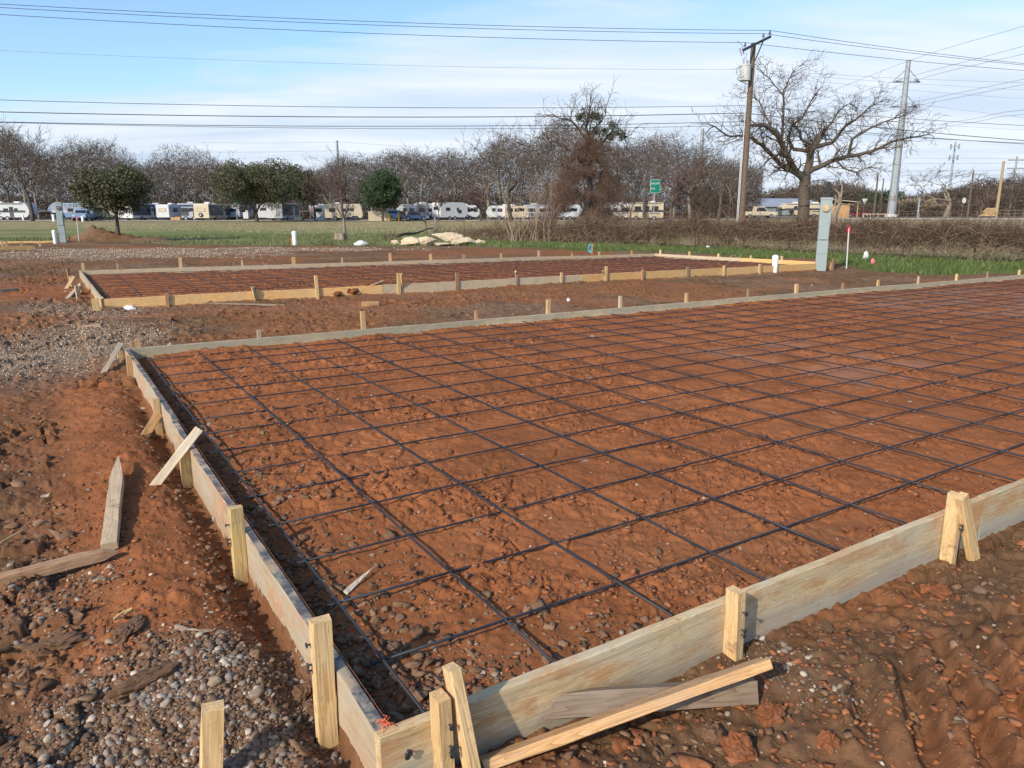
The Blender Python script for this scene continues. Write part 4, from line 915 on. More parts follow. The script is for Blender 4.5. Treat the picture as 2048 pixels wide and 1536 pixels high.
blades('field_grass', 56000, lambda x, y: (grass_mask(x, y) > .4)*((fence_d(x, y) > -8) | (x < -4))*np.where(fbm(x*.3, y*.3, 5, 2) > .42, 1., .25), .13, .010, 34, 56, (-37, 12), M['field'], 8, 'green grass at the near edge of the field')
blades('dry_grass', 60000, lambda x, y: (grass_mask(x, y) > .4)*np.where(fence_d(x, y) > 0, 1, .22*(fence_d(x, y) > -5)*(x > -4))*np.where(y < 104, 1, 0), .11, .012, 26, 100, (-37, 37), M['straw'], 9, 'straw-coloured dry grass over the field')
# ---------------------------------------------------------------- utility pedestals, pipes, markers
def pedestal(px, yb, ytop, yaw, label, open_meter=False, conduit=0):
    b = gt(px, yb); t = at_depth(px, ytop, b[1]); h = t[2]-b[2]; wv = .29; dp = .16
    r = empty('meter_pedestal', b, label, 'meter pedestal', rz=yaw)
    MB().box((0, 0, h*.31), (wv, dp, h*.62), bevel=.006).build('lower_cabinet', M['ped'], r)
    MB().box((0, 0, h*.80), (wv*1.04, dp, h*.36), bevel=.006).build('meter_housing', M['ped'], r)
    MB().box((0, -dp*.02, h*.985), (wv*1.12, dp*1.1, h*.03), bevel=.003).build('cap', M['ped'], r)
    MB().box((0, -dp/2-.012, h*.56), (wv*.86, .024, h*.25), bevel=.005).build('breaker_door', M['ped'], r)
    MB().box((0, -dp/2-.028, h*.437), (wv*.8, .012, h*.008)).build('door_lip', M['ped_edge'], r)
    MB().box((0, -dp/2-.004, h*.24), (wv*1.01, .01, .006)).box((wv/2-.006, -dp/2-.003, h*.2), (.010, .008, h*.36)).build('seam', M['ped_edge'], r)
    m = MB(); m.cyl((0, -dp/2-.03, h*.86), (0, -dp/2, h*.86), wv*.40, n=28); ring = m.build('meter_ring', M['steel'], r, smooth=False)
    m = MB(); m.cyl((0, -dp/2-.055, h*.86), (0, -dp/2-.028, h*.86), wv*.33, n=28); cv = m.build('meter_cover', M['glassdome'] if open_meter else M['brass'], r)
    m = MB(); m.box((.01, -dp/2-.06, h*.86), (.05, .006, .02), rot=Matrix.Rotation(.5, 3, 'Y')); m.build('meter_tag', M['white'], cv)
    if conduit:
        MB().box((.035, dp/2+.035, h+conduit/2-.2), (.11, .07, conduit+.4), bevel=.004).build('conduit_riser', M['black'], r)
        MB().box((wv/2+.012, dp/2-.01, h*.5), (.02, .03, h)).build('side_channel', M['black'], r)
    return r
pedestal(1640, 541, 395, -.30, 'tall grey-green meter pedestal with round tan cover and black riser, by the right white pipe', conduit=.42)
pedestal(127, 485, 404, .30, 'tall pale green meter pedestal with open round meter, by the dirt pile', open_meter=True)
def pvc(px, yb, ytop, rad, label, lean=0):
    b = gt(px, yb); t = at_depth(px, ytop, b[1]); h = t[2]-b[2]; r = empty('sewer_riser', b, label, 'white pipe')
    m = MB(); m.cyl((0, 0, -.1), (lean, 0, h*.8), rad, n=20); m.build('pipe', M['pvc'], r, smooth=False)
    m = MB(); m.cyl((lean*.95, 0, h*.72), (lean, 0, h*.95), rad*1.16, n=20); m.cyl((lean, 0, h*.95), (lean, 0, h), rad*.75, rad*.55, n=20); m.build('cap', M['pvc'], r); return r
pvc(1549, 541, 510, .075, 'white capped sewer pipe standing left of the right meter pedestal')
pvc(111, 487, 460, .085, 'white capped sewer pipe at left, beside the pale green meter pedestal')
pvc(590, 490, 462, .11, 'thick white capped pipe with red and orange markers beside it at the grass edge')
pvc(47, 441, 429, .12, 'small white post in front of the leftmost trailer')
pvc(108, 443, 428.5, .16, 'white post seen left of the pale green meter pedestal across the road')
pvc(166, 443, 432, .16, 'white post behind the thin marker rod across the road')
for px, yb, yt, mt, lb_, cat, rd in ((584, 491, 476, 'orange_paint', 'short orange stake left of the white pipe', 'marker', .02), (588.5, 490, 479, 'red', 'red marker touching the left side of the white pipe', 'marker', .05), (1184, 509, 488, 'orange_paint', 'orange stake with teal ribbon at the fence foot', 'marker', .022), (140, 484, 472, 'orange_paint', 'short orange stake right of the pale green pedestal', 'marker', .03)):
    b = gt(px, yb); t = at_depth(px, yt, b[1]); m = MB(); m.box((0, 0, (t[2]-b[2])/2), (rd*2, rd*1.2, t[2]-b[2]), bevel=.003); o = m.build('marker_stake', M[mt]); o.location = b; tag(o, lb_, cat)
m = []; rs = random.Random(8); c = at_depth(1180, 494, gt(1184, 509)[1])
for i in range(9):
    a0 = rs.random()*3; R = .07+.07*rs.random(); pts = [c+np.array([cos(a0)*R*cos(t)*.8+.03*rs.random(), .05*sin(t*2), R*1.25*sin(t)-.05]) for t in np.linspace(0, 2*pi*.9, 10)]
    m += [[*pts[k], *pts[k+1], .012, .012] for k in range(9)]
tag(link('teal_ribbon', np_mesh('teal_ribbon', *tubes(m, 4)), M['teal']), 'looped bundle of teal ribbon on an orange stake at the fence', 'ribbon')
def rod(px, yb, ytop, label, dx):
    b = gt(px, yb); t = at_depth(px+dx, ytop, b[1]); r = empty('marker_rod', b, label, 'marker rod')
    v = Vector(t)-Vector(b); m = MB(); m.cyl((0, 0, -.05), v*.98, .018, n=10); m.build('rod', M['white'], r)
    m = MB(); m.box(v*.93+Vector((0, 0, 0)), (.11, .02, .16), bevel=.01); m.box(v*.90+Vector((.03, -.02, -.03)), (.05, .03, .1), bevel=.01); m.box(v*.97+Vector((-.03, -.02, .02)), (.05, .03, .07), bevel=.01); m.build('red_flag', M['red'], r)
rod(1693, 537, 452, 'white rod with tattered red flag standing before the hedge at right', 5)
rod(158, 483, 433, 'thin white rod with red tip right of the pale green pedestal', -5)
lumpy('pink_flag', gt(1745, 530)+np.array([0, 0, .06]), (.06, .02, .10), M['pink'], 5, 'small pink flag in the grass before the hedge', 'flag', amp=.5, sub=2, flat=0)
lumpy('white_litter', gt(1731, 522)+np.array([0, 0, .1]), (.10, .03, .16), M['white'], 9, 'white cup-like litter on the grass above the pink flag', 'litter', amp=.5, sub=3)
lumpy('white_litter', gt(1416, 499)+np.array([0, 0, .1]), (.08, .05, .05), M['white'], 10, 'white scrap of litter at the hedge foot in the middle', 'litter', amp=.6, sub=3)
# limestone boulders, stump, cable loops
for i, (x0, x1, yt, yb, dz, lb_) in enumerate(((781, 803, 477, 490, 0, 'small pale limestone boulder at the left end of the heap'), (800, 838, 472, 492, 0, 'long rust-stained limestone boulder, second from the left'), (838, 874, 470, 492, 0, 'blocky limestone boulder left of the tallest one'), (862, 918, 464, 487, .9, 'tallest limestone boulder at the back of the heap'), (868, 905, 481, 492, -.4, 'low crumbly limestone boulder in front of the tallest one'), (908, 945, 471, 492, 0, 'slanted smooth limestone slab right of the tallest boulder'), (940, 970, 478, 491, 0, 'flat rounded limestone boulder at the right end of the heap'))):
    b = gt((x0+x1)/2, yb-1); b[1] += dz; k = 1519./b[1]; wv = (x1-x0)/k/2*1.34; hv = (yb-yt)/k/2*1.05
    lumpy('limestone_boulder', (b[0], b[1], b[2]), (wv, wv*.7, hv), M['limestone'], 140+i, lb_, 'boulder', rz=.15*(i-3), group='limestone boulders heaped at the grass edge', amp=.25, freq=2.6, sink=.16, chop=.42)
b = gt(681, 482); m = MB(); n = 22; k = 1519./b[1]; R = 21/k/2; hh = 15/k; rs = random.Random(4); bt = []; tp = []
for i in range(n):
    a = 2*pi*i/n; f = 1+.14*sin(a*5)+.05*rs.random(); bt.append(m.bm.verts.new((cos(a)*R*1.25*f, sin(a)*R*1.25*f, -.05))); tp.append(m.bm.verts.new((cos(a)*R*f, sin(a)*R*f, hh*(1+.04*rs.random()))))
for i in range(n): m.bm.faces.new((bt[i], bt[(i+1) % n], tp[(i+1) % n], tp[i]))
m.bm.faces.new(tp); o = m.build('tree_stump', M['stumpw']); o.location = b; tag(o, 'grey cut tree stump at the edge of the grass', 'stump')
for i, (xa, xb, yb, yt) in enumerate(((635, 648, 489, 482), (648, 664, 491, 473))):
    A = gt(xa, yb); B = gt(xb, yb); tpz = at_depth((xa+xb)/2, yt, A[1])[2]; pts = [A+(B-A)*(.5-.5*cos(pi*t))+np.array([0, 0, (tpz-A[2])*sin(pi*t)]) for t in np.linspace(0, 1, 16)]
    tag(pipe('bent_rebar', pts, .02, M['dark_metal'], sides=6), ['small bent black rod arching from the soil left of the stump', 'taller bent black rod arching next to the stump'][i], 'rod')
# ---------------------------------------------------------------- trees
def grow(rs, p, d, L, r, lvl, maxl, st, out):
    n = max(2, int(math.ceil(L/st['seg'][min(lvl, 4)]))); step = L/n; p = np.array(p, float); d = np.array(d, float)
    r0 = r; rend = r*(.55 if lvl < maxl else .3)
    for i in range(n):
        d = d+rs.randn(3)*st['wander']*(1 if lvl else .4)+np.array([0, 0, st['up'][min(lvl, 4)]]); d /= np.linalg.norm(d)
        q = p+d*step; r1 = r0+(rend-r0)*(i+1)/n; ra = r0+(rend-r0)*i/n
        out[0 if lvl < st['tl'] else 1].append([*p, *q, ra, r1]); p = q
        if lvl < maxl and (lvl > 0 and i >= n*st['bare'] or lvl == 0 and i >= n*st['bare0']):
            for _ in range(st['kids'][min(lvl, 4)]):
                ax = rs.randn(3); ax -= d*ax.dot(d); ax /= np.linalg.norm(ax); an = radians(st['ang'][0]+rs.rand()*(st['ang'][1]-st['ang'][0]))
                nd = d*cos(an)+ax*sin(an); grow(rs, p, nd, L*(st['ratio'][0]+rs.rand()*(st['ratio'][1]-st['ratio'][0]))*(1-.35*i/n), r1*(.62 if lvl else .66), lvl+1, maxl, st, out)
    if lvl < maxl:
        for _ in range(st['fork'] if lvl else st['fork0']):
            ax = rs.randn(3); ax -= d*ax.dot(d); ax /= np.linalg.norm(ax); an = radians(st['fang'][0]+rs.rand()*(st['fang'][1]-st['fang'][0])); nd = d*cos(an)+ax*sin(an)
            grow(rs, p, nd, L*(.62+.25*rs.rand())*(1.15 if lvl == 0 else 1), r1*.74, lvl+1, maxl, st, out)
OAK = dict(seg=[.9, .8, .7, .55, .5], wander=.30, up=[.0, .05, .03, .01, .0], tl=2, bare=.35, bare0=.7, kids=[1, 1, 1, 1, 1], ang=(35, 75), ratio=(.42, .62), fork=2, fork0=3, fang=(18, 48))
VASE = dict(seg=[.5, .5, .4, .35, .3], wander=.07, up=[.0, .05, .05, .05, .05], tl=1, bare=.2, bare0=.6, kids=[2, 2, 2, 1, 1], ang=(12, 32), ratio=(.5, .75), fork=2, fork0=4, fang=(10, 28))
SHRUB = dict(seg=[.3, .6, .5, .4, .3], wander=.12, up=[.0, .05, .03, .02, .02], tl=1, bare=.2, bare0=.1, kids=[3, 2, 2, 1, 1], ang=(15, 50), ratio=(.5, .8), fork=2, fork0=5, fang=(10, 45))
def tree_meshes(seed, st, L, r, maxl, minr=.012, d=(0, 0, 1), cap=13000):
    rs = np.random.RandomState(seed); out = ([], []); grow(rs, (0, 0, 0), d, L, r, 0, maxl, st, out)
    A = np.array(out[0]); B = np.array(out[1]) 
    if len(B) > cap: B = B[rs.permutation(len(B))[:cap]]
    A[:, 6:] = np.maximum(A[:, 6:], minr); B[:, 6:] = np.maximum(B[:, 6:], minr)
    H = np.percentile(B[:, 5], 98.5); Wd = np.percentile(np.hypot(B[:, 3], B[:, 4]), 93)*2
    return np_mesh('trunk', *tubes(A, 7), smooth=True), np_mesh('crown', *tubes(B, 3), smooth=True), H, Wd
def put_tree(name, tm, base, H, wid, label, group, bark='bark', twig='twig', rz=0, cat='tree'):
    o = empty(name, base-np.array([0, 0, .15]), label, cat, group, rz); sx = wid/tm[3] if wid else H/tm[2]; o.scale = (sx, sx, H/tm[2])
    for nm, me, mt in (('trunk', tm[0], bark), ('crown', tm[1], twig)):
        if not me.materials: me.materials.append(M[mt])
        c = bpy.data.objects.new(nm, me); C.objects.link(c); c.parent = o
        if me.materials[0] != M[mt]: c.material_slots[0].link = 'OBJECT'; c.material_slots[0].material = M[mt]
    return o
protos = [tree_meshes(s, OAK, 3.2, .30, 5, .016) for s in (11, 12, 14, 17, 19, 23)]
tall = [tree_meshes(s, dict(OAK, up=[0, .10, .08, .05, .03], wander=.16, fang=(12, 35)), 4.2, .28, 5, .016) for s in (31, 33, 35)]
sky_x = [-120, 0, 30, 62, 100, 165, 205, 260, 290, 330, 400, 450, 500, 590, 640, 690, 740, 780, 850, 900, 950, 1000, 1030, 1065, 1110, 1160, 1230, 1290, 1350, 1400, 1460, 1560]
sky_y = [-12+q for q in [235, 242, 246, 262, 298, 292, 284, 300, 318, 303, 306, 316, 335, 330, 342, 316, 330, 308, 310, 304, 314, 266, 272, 290, 246, 250, 285, 274, 268, 300, 320, 360]]
rs = np.random.RandomState(77); k = 0; xs = []
x = -95.
while x < 1500: xs.append(x); x += 27+rs.rand()*15
for px in xs:
    D = 122+rs.rand()*26; ty = np.interp(px, sky_x, sky_y)+(rs.rand()**1.5)*34
    if px < 110: D = 108+rs.rand()*20
    b = gd(px, D); H = at_depth(px, ty, D)[2]-b[2]+.15
    tm = (protos+tall)[rs.randint(0, 9)]
    put_tree('bare_tree', tm, b, H, H*(.70+.30*rs.rand()), 'bare grey-brown tree behind the trailer park, %s from the left edge' % ORD[k], 'bare trees behind the trailer park', bark='bark_light' if rs.rand() < .4 else 'bark', twig='twig', rz=rs.rand()*6); k += 1
# second rank, darker and shorter trunks between them
woods = []
def mass(name, n, xr, Dr, hfun, seed, label, mat, tri=(1.3, .05)):
    rs = np.random.RandomState(seed); px = xr[0]+(xr[1]-xr[0])*rs.rand(n); D = Dr[0]+(Dr[1]-Dr[0])*rs.rand(n); x = (px-1024.)*D/(FPX/CP)
    z0 = height(x, D, False); Hh = hfun(px, D); zf = rs.rand(n)**.9; lump = .62+.6*fbm(x*.12, D*.12, seed, 3); z = z0+Hh*zf*lump
    d = rs.randn(n, 3)*np.array([.9, .9, .8])+np.array([0, 0, .35]); d /= np.linalg.norm(d, axis=1, keepdims=True); L = tri[0]*(.5+rs.rand(n)); p = np.stack([x, D, z], 1)
    s = np.cross(d, rs.randn(n, 3)); s /= np.linalg.norm(s, axis=1, keepdims=True); wv = (tri[1]*(.5+rs.rand(n)))[:, None]
    V = np.stack([p-s*wv, p+s*wv, p+d*L[:, None]], 1).reshape(-1, 3); F = np.arange(3*n).reshape(-1, 3)
    return tag(link(name, np_mesh(name, V, F), mat), label, kind='stuff')
mass('woods', 250000, (-160, 1520), (146, 185), lambda px, D: (np.interp(px, sky_x, [438-v for v in sky_y])*D/1519*.86), 5, 'dense grey winter woods behind the trailer park', M['woods'], (1.1, .038))
mass('undergrowth', 26000, (-160, 1520), (138, 150), lambda px, D: 4.2+0*px, 6, 'dark undergrowth at the foot of the woods', M['woods'], (1.2, .06))
mass('far_woods', 60000, (1380, 2350), (235, 300), lambda px, D: 8.5+2.5*np.sin(px*.02), 7, 'low far-off woods along the right horizon', M['woods'], (2.2, .11))
mass('roadside_brush', 26000, (1700, 2350), (150, 180), lambda px, D: np.interp(px, [1700, 1960, 2010, 2350], [2.2, 3.2, 9, 10.]), 8, 'dense dark brush beyond the road at the right', M['woods'], (1.4, .06))
# broadleaf evergreens
def leafy(name, base, H, wid, trunkh, mat, label, seed, n=16000, leaf=.14, cat='tree', flatb=.8, group=None):
    rs = np.random.RandomState(seed); o = empty(name, base, label, cat, group); out = ([], [])
    st = dict(OAK, tl=3, fork0=4, wander=.12, seg=[.5, .6, .6, .6, .6]); grow(rs, (0, 0, -.2), (0.03, 0, 1), trunkh+.2, wid*.030, 0, 3, dict(st, ratio=(.9, 1.2)), out)
    A = np.array(out[0]+out[1]); lim = wid*.42; A = A[(A[:, 5] > -9)]; f_ = min(1, lim/max(.1, np.hypot(A[:, 3], A[:, 4]).max())); A[:, [0, 1, 3, 4]] *= f_; link('trunk', np_mesh('trunk', *tubes(A, 6), smooth=True), M['bark'], o)
    ch = H-trunkh*.75; nb = 85; cs = []
    for _ in range(nb):
        v = rs.randn(3); v /= np.linalg.norm(v); q = rs.rand()**.45; c = v*q*np.array([wid/2*.90, wid/2*.90, ch/2*.86])*(.86+.25*rs.rand()); 
        if v[2] < 0: c[2] *= flatb
        cs.append([*c, (.06+.12*rs.rand())*wid])
    cs = np.array(cs); idx = rs.randint(0, nb, n); v = rs.randn(n, 3); v /= np.linalg.norm(v, axis=1, keepdims=True); rad = cs[idx, 3]*(.55+.5*rs.rand(n)**.6)
    p = cs[idx, :3]+v*rad[:, None]*np.array([1, 1, .8])+np.array([0, 0, trunkh*.75+ch/2])
    strag = rs.rand(n) < .14; p[strag] += v[strag]*(wid*.05*rs.rand(strag.sum()))[:, None]
    u = rs.randn(n, 3); u /= np.linalg.norm(u, axis=1, keepdims=True); w_ = np.cross(u, rs.randn(n, 3)); w_ /= np.linalg.norm(w_, axis=1, keepdims=True); s = (leaf*(.5+rs.rand(n)))[:, None]
    V = np.stack([p-u*s, p+w_*s*.45, p+u*s, p-w_*s*.45], 1).reshape(-1, 3); F = np.arange(4*n).reshape(-1, 4)
    link('crown', np_mesh('crown', V, F), M[mat], o); return o
def at_base(px, yb, D=None): return gt(px, yb) if D is None else gd(px, D)
b = gt(235, 467); k = 1519./b[1]; leafy('olive_tree', b, 137/k, 150/k, 36/k, 'leaf_olive', 'small round olive-green tree standing alone in the field behind the dirt pile', 3, n=30000, leaf=.060)
b = gd(512, 99); leafy('evergreen_tree', b, 8.2, 11.2, 1.1, 'leaf_olive', 'broad olive-green oak left of centre, in front of the white motorhome', 5, n=46000, leaf=.105)
b = gd(765, 104); leafy('evergreen_tree', b, 7.3, 6.4, 1.2, 'leaf_dark', 'compact very dark evergreen right of the purple-brown bare tree', 8, n=34000, leaf=.10)
b = gd(606, 112); leafy('evergreen_tree', b, 8.2, 4.6, 2.4, 'leaf_dark', 'dark evergreen tucked against the right side of the broad olive-green oak', 13, n=7000, leaf=.15)
b = gd(1212, 120); leafy('evergreen_tree', b, 7.8, 3.4, 2.4, 'leaf_dark', 'slim dark evergreen right of the vine-wrapped tree', 14, n=5000, leaf=.14)
b = gd(1768, 165); leafy('evergreen_tree', b, 5.6, 9, 1.2, 'leaf_dark', 'low dark evergreen on the horizon left of the tall steel pole', 15, n=6000, leaf=.2)
# particular bare trees and shrubs
vase = tree_meshes(41, dict(VASE, fork0=7, fang=(10, 42), bare=.1), 1.0, .12, 4, .010, cap=26000)
b = gt(690, 476); k = 1519./b[1]; put_tree('vase_tree', vase, b, 148/k, 92/k, 'purple-brown vase-shaped bare tree beside the stump', None, 'bark_light', 'twig_red')
sap = tree_meshes(43, dict(VASE, kids=[1, 1, 1, 1, 1], wander=.12), 1.2, .05, 4, .008, cap=3000)
b = gt(853, 470); put_tree('sapling', sap, b, 78*b[1]/1519, 3.6, 'sparse reddish sapling behind the limestone boulders', None, 'bark', 'twig_red', 1)
shr = [tree_meshes(s, SHRUB, .6, .06, 4, .010, cap=6500) for s in (51, 52)]
SHG = 'leafless reddish shrubs'
for i, (px, D, H, wv, lb_, mt) in enumerate(((962, 106, 4.9, 5.6, 'reddish leafless shrub between the white trailers in the middle', 'twig_red'), (1340, 84, 6.6, 7.4, 'large reddish leafless shrub right of the green road sign', 'twig_red'), (877, 104, 4.2, 2.0, 'narrow rust-coloured shrub before the white trailer in the middle', 'twig_red'), (1262, 96, 4.6, 4.0, 'brownish leafless shrub behind the green road sign', 'twig'), (1455, 92, 2.6, 5.0, 'low brown brush left of the utility pole', 'twig_red'), (1395, 100, 3.8, 4.4, 'grey brush under the crooked bare tree left of the utility pole', 'twig'), (630, 108, 6.4, 5.0, 'grey leafless thicket left of the purple-brown tree', 'twig'), (1960, 140, 4.4, 9.0, 'brownish thicket right of the round bare tree', 'twig_red'), (1110, 100, 5.0, 6.0, 'dark leafless thicket left of the vine-wrapped tree', 'twig'))):
    put_tree('bare_shrub', shr[i % 2], gd(px, D), H, wv, lb_, SHG, 'bark', mt, i*1.1, 'shrub')
put_tree('bare_tree', protos[1], gd(1437, 78), 9.2, 8.6, 'crooked dark bare tree just left of the utility pole', 'bare trees near the road', 'bark', 'twig', 2.0)
for px_, ty_, D_, k_, lb_ in ((1022, 258, 104, 3, 'tall gnarled bare oak left of the vine-wrapped tree, above the tan camper'), (1105, 240, 100, 5, 'tall gnarled bare oak just left of the vine-wrapped tree'), (62, 250, 104, 0, 'tall bare tree standing before the leftmost trailer\'s nose'), (1290, 270, 106, 2, 'slim bare tree rising behind the green road sign')):
    b = gd(px_, D_); H_ = at_depth(px_, ty_, D_)[2]-b[2]+.15; put_tree('gnarled_oak', protos[k_], b, H_, H_*.8, lb_, 'tall gnarled trees by the trailers', 'bark', 'twig', k_*1.3)
put_tree('bare_tree', protos[5], gd(1668, 80), 7.8, 10.4, 'smaller bare tree just right of the meter pedestal\'s black riser', 'bare trees near the road', 'bark_light', 'twig', .6)
put_tree('bare_tree', protos[4], gd(1893, 125), 8.2, 13.5, 'round-crowned bare tree below the cell tower', 'bare trees near the road', 'bark_light', 'twig', .3)
put_tree('bare_tree', protos[0], gd(2050, 130), 7.6, 12.0, 'dense bare tree cut by the right edge of the photo', 'bare trees near the road', 'bark', 'twig', 2.3)
put_tree('bare_tree', shr[0], gd(1838, 118), 3.2, 7.0, 'low spreading pale shrub left of the octagonal sign', 'bare trees near the road', 'bark_light', 'vine_pale', 1.3, 'shrub')
# the big spreading oak: limbs laid out one by one
def limbs_tree(name, D, limbs, label, rsd, twiglen, maxl, bark, twig, st, minr, group=None):
    rs = np.random.RandomState(rsd); A = []; out = ([], []); first = limbs[0][0][0]; nodes = []
    base = gd(first[0], D); 
    for pts, r0, r1, dd in limbs:
        P = np.array([at_depth(p[0], p[1], D+dd*i/(len(pts)-1)) for i, p in enumerate(pts)])
        if pts is limbs[0][0]: P[0] = base-np.array([0, 0, .3])
        else:                                # spring from the nearest limb already laid
            nd0 = np.array(nodes); k0 = np.argmin(np.hypot(nd0[:, 0]-P[0][0], nd0[:, 2]-P[0][2])); sh = nd0[k0]-P[0]; P = P+np.array([0, sh[1], 0]); P[0] = nd0[k0]
        Q = [P[0]]
        for i in range(len(P)-1):
            m = max(2, int(np.linalg.norm(P[i+1]-P[i])/.45))
            for j in range(1, m+1): Q.append(P[i]+(P[i+1]-P[i])*j/m+(rs.randn(3)*.035 if j < m else 0))
        nodes += [q for q in Q]; Q = np.array(Q); R = np.linspace(r0, r1, len(Q)); V_ = None
        for i in range(len(Q)-1): A.append([*(Q[i]-base), *(Q[i+1]-base), R[i], R[i+1]])
        if pts is limbs[0][0]: continue
        for i in range(2, len(Q)):
            d = Q[i]-Q[i-1]; d /= np.linalg.norm(d)
            for _ in range(2+(rs.rand() < .7)):
                ax = rs.randn(3); ax -= d*ax.dot(d); ax /= np.linalg.norm(ax); an = radians(30+45*rs.rand()); nd_ = d*cos(an)+ax*sin(an)+np.array([0, 0, .15])
                grow(rs, Q[i]-base, nd_, twiglen*(.5+.8*rs.rand()), max(R[i]*.42, .03), 2, maxl, st, out)
        grow(rs, Q[-1]-base, d, twiglen*.6, r1, 2, maxl, st, out)
    B = np.array(out[0]+out[1]); A = np.array(A); B[:, 6:] = np.maximum(B[:, 6:], minr)
    o = empty(name, base, label, 'tree', group); link('trunk', np_mesh('trunk', *tubes(A, 9), smooth=True), M[bark], o); link('crown', np_mesh('crown', *tubes(B, 3), smooth=True), M[twig], o)
    return o
def cc(*p): return [(1400+a/3.16, b/3.16) for a, b in p]
LB = [([(1606, 470), (1607, 425), (1610, 372), (1612, 352)], .48, .40, 0),
 (cc((668, 1150), (690, 1040), (700, 960), (745, 895), (765, 850)), .36, .14, .8),
 (cc((650, 1160), (605, 1085), (560, 1000), (515, 905), (482, 830), (400, 790), (315, 792)), .30, .10, -1.8),
 (cc((610, 1120), (520, 1055), (430, 960), (322, 872), (270, 860), (170, 858), (90, 800)), .20, .05, -2.5),
 (cc((510, 905), (498, 800), (503, 640), (505, 580), (560, 470)), .12, .03, 1.2),
 (cc((505, 590), (440, 500), (400, 470)), .05, .03, 0),
 (cc((700, 965), (600, 940), (570, 870), (590, 800), (660, 740), (740, 600)), .16, .035, 1.6),
 (cc((715, 930), (660, 880), (650, 830), (600, 780)), .12, .08, -1.0),
 (cc((720, 940), (750, 890), (840, 780), (900, 690), (960, 650)), .15, .03, 2.4),
 (cc((700, 1080), (850, 1010), (940, 985), (1040, 968), (1150, 930), (1230, 890), (1330, 870), (1440, 850)), .22, .04, -1.5),
 (cc((760, 960), (850, 900), (940, 790), (1010, 745), (1080, 680), (1150, 640)), .18, .03, 1.0),
 (cc((900, 960), (950, 880), (1050, 820), (1160, 770), (1260, 740)), .12, .03, -2.2),
 (cc((560, 1000), (480, 980), (420, 1010), (340, 1090)), .09, .03, -2.0),
 (cc((850, 1010), (900, 1060), (980, 1090), (1060, 1060)), .09, .03, -1.5),
 (cc((505, 900), (440, 840), (400, 760), (350, 650), (260, 590)), .09, .03, 2.2)]
TW = dict(OAK, seg=[.5, .5, .34, .28, .22], wander=.20, up=[0, .02, .02, .01, .0], ang=(30, 70), ratio=(.45, .65), kids=[1, 1, 1, 1, 1], bare=.15, tl=9)
limbs_tree('spreading_oak', 60, LB, 'large bare oak with wide crooked limbs right of the utility pole', 5, .98, 4, 'bark', 'twig', TW, .009)
VT = [([(1176, 488), (1174, 440), (1180, 380), (1178, 330)], .22, .15, 0), ([(1178, 335), (1182, 290), (1172, 255), (1180, 218)], .14, .04, .4), ([(1180, 310), (1205, 285), (1225, 262), (1248, 272)], .09, .03, .8), ([(1180, 290), (1160, 262), (1142, 240), (1120, 236)], .08, .03, -.6), ([(1182, 300), (1215, 300), (1240, 318), (1255, 345)], .07, .02, -1), ([(1176, 270), (1200, 245), (1212, 228)], .06, .02, 1), ([(1175, 330), (1150, 315), (1125, 330)], .06, .02, -1), ([(1178, 340), (1140, 300), (1115, 285), (1095, 290)], .07, .02, 1)]
vt = limbs_tree('vine_wrapped_tree', 43, VT, 'tall bare tree with mistletoe clumps in its top, its trunk buried in brown vines', 9, .75, 4, 'bark', 'twig', dict(TW, seg=[.4, .4, .25, .2, .16]), .006)
rs = np.random.RandomState(3); P = []
bb_ = np.array(vt.location)
for (px, py, s) in ((1170, 225, .40), (1183, 232, .34), (1196, 235, .28), (1225, 250, .3), (1235, 262, .35), (1246, 272, .30), (1210, 262, .22), (1190, 262, .2), (1160, 236, .22), (1222, 272, .22)):
    c = at_depth(px, py, 43)-bb_; n = 160; P.append(c+rs.randn(n, 3)*s*.5)
P = np.vstack(P); n = len(P); u = rs.randn(n, 3); u /= np.linalg.norm(u, axis=1, keepdims=True); w_ = np.cross(u, rs.randn(n, 3)); w_ /= np.linalg.norm(w_, axis=1, keepdims=True)
link('mistletoe', np_mesh('mistletoe', np.stack([P-u*.07, P+w_*.03, P+u*.07, P-w_*.03], 1).reshape(-1, 3), np.arange(4*n).reshape(-1, 4)), M['mistletoe'], vt)
def tangle(n, center, spread, seed, Lr=(.6, 1.6), droop=.25, r=.006, seg=6):
    """many curling strands; center(k) -> start points"""
    rs = np.random.RandomState(seed); out = []
    p = center(n, rs); d = rs.randn(n, 3); d /= np.linalg.norm(d, axis=1, keepdims=True); L = (Lr[0]+(Lr[1]-Lr[0])*rs.rand(n))/seg
    bend = rs.randn(n, 3)*.35
    for k in range(seg):
        d = d+bend+rs.randn(n, 3)*.18+np.array([0, 0, -droop]); d /= np.linalg.norm(d, axis=1, keepdims=True); q = p+d*L[:, None]*spread
        out.append(np.hstack([p, q, np.full((n, 1), r*(1-.6*k/seg)), np.full((n, 1), r*(1-.6*(k+1)/seg))])); p = q
    return np.concatenate(out)
def cone_pts(n, rs):
    t = rs.rand(n)**.7; y = 275+t*215; half = np.interp(y, [275, 330, 380, 430, 490], [10, 36, 68, 96, 84])*(.55+.9*vn(y*.06, y*0, 3)); x = 1180+np.interp(y, [275, 400, 490], [0, -14, -24])+half*(rs.rand(n)*2-1)*(rs.rand(n)**.3)
    D = 43+(rs.rand(n)-.5)*half/18; P = at_depth(x, y, D).T; return P-bb_
def gaps(S): m = fbm(S[:, 0]*1.1+9, S[:, 2]*.8, 31, 3) > .39; return S[m]
link('vine_mantle', np_mesh('vine_mantle', *tubes(gaps(tangle(4200, cone_pts, 1, 5, (.6, 1.9), .14, .0075)), 3)), M['vine_red'], vt)
link('dead_vines', np_mesh('dead_vines', *tubes(gaps(tangle(3600, cone_pts, 1, 6, (.7, 2.2), .10, .0075)), 3)), M['vine'], vt)
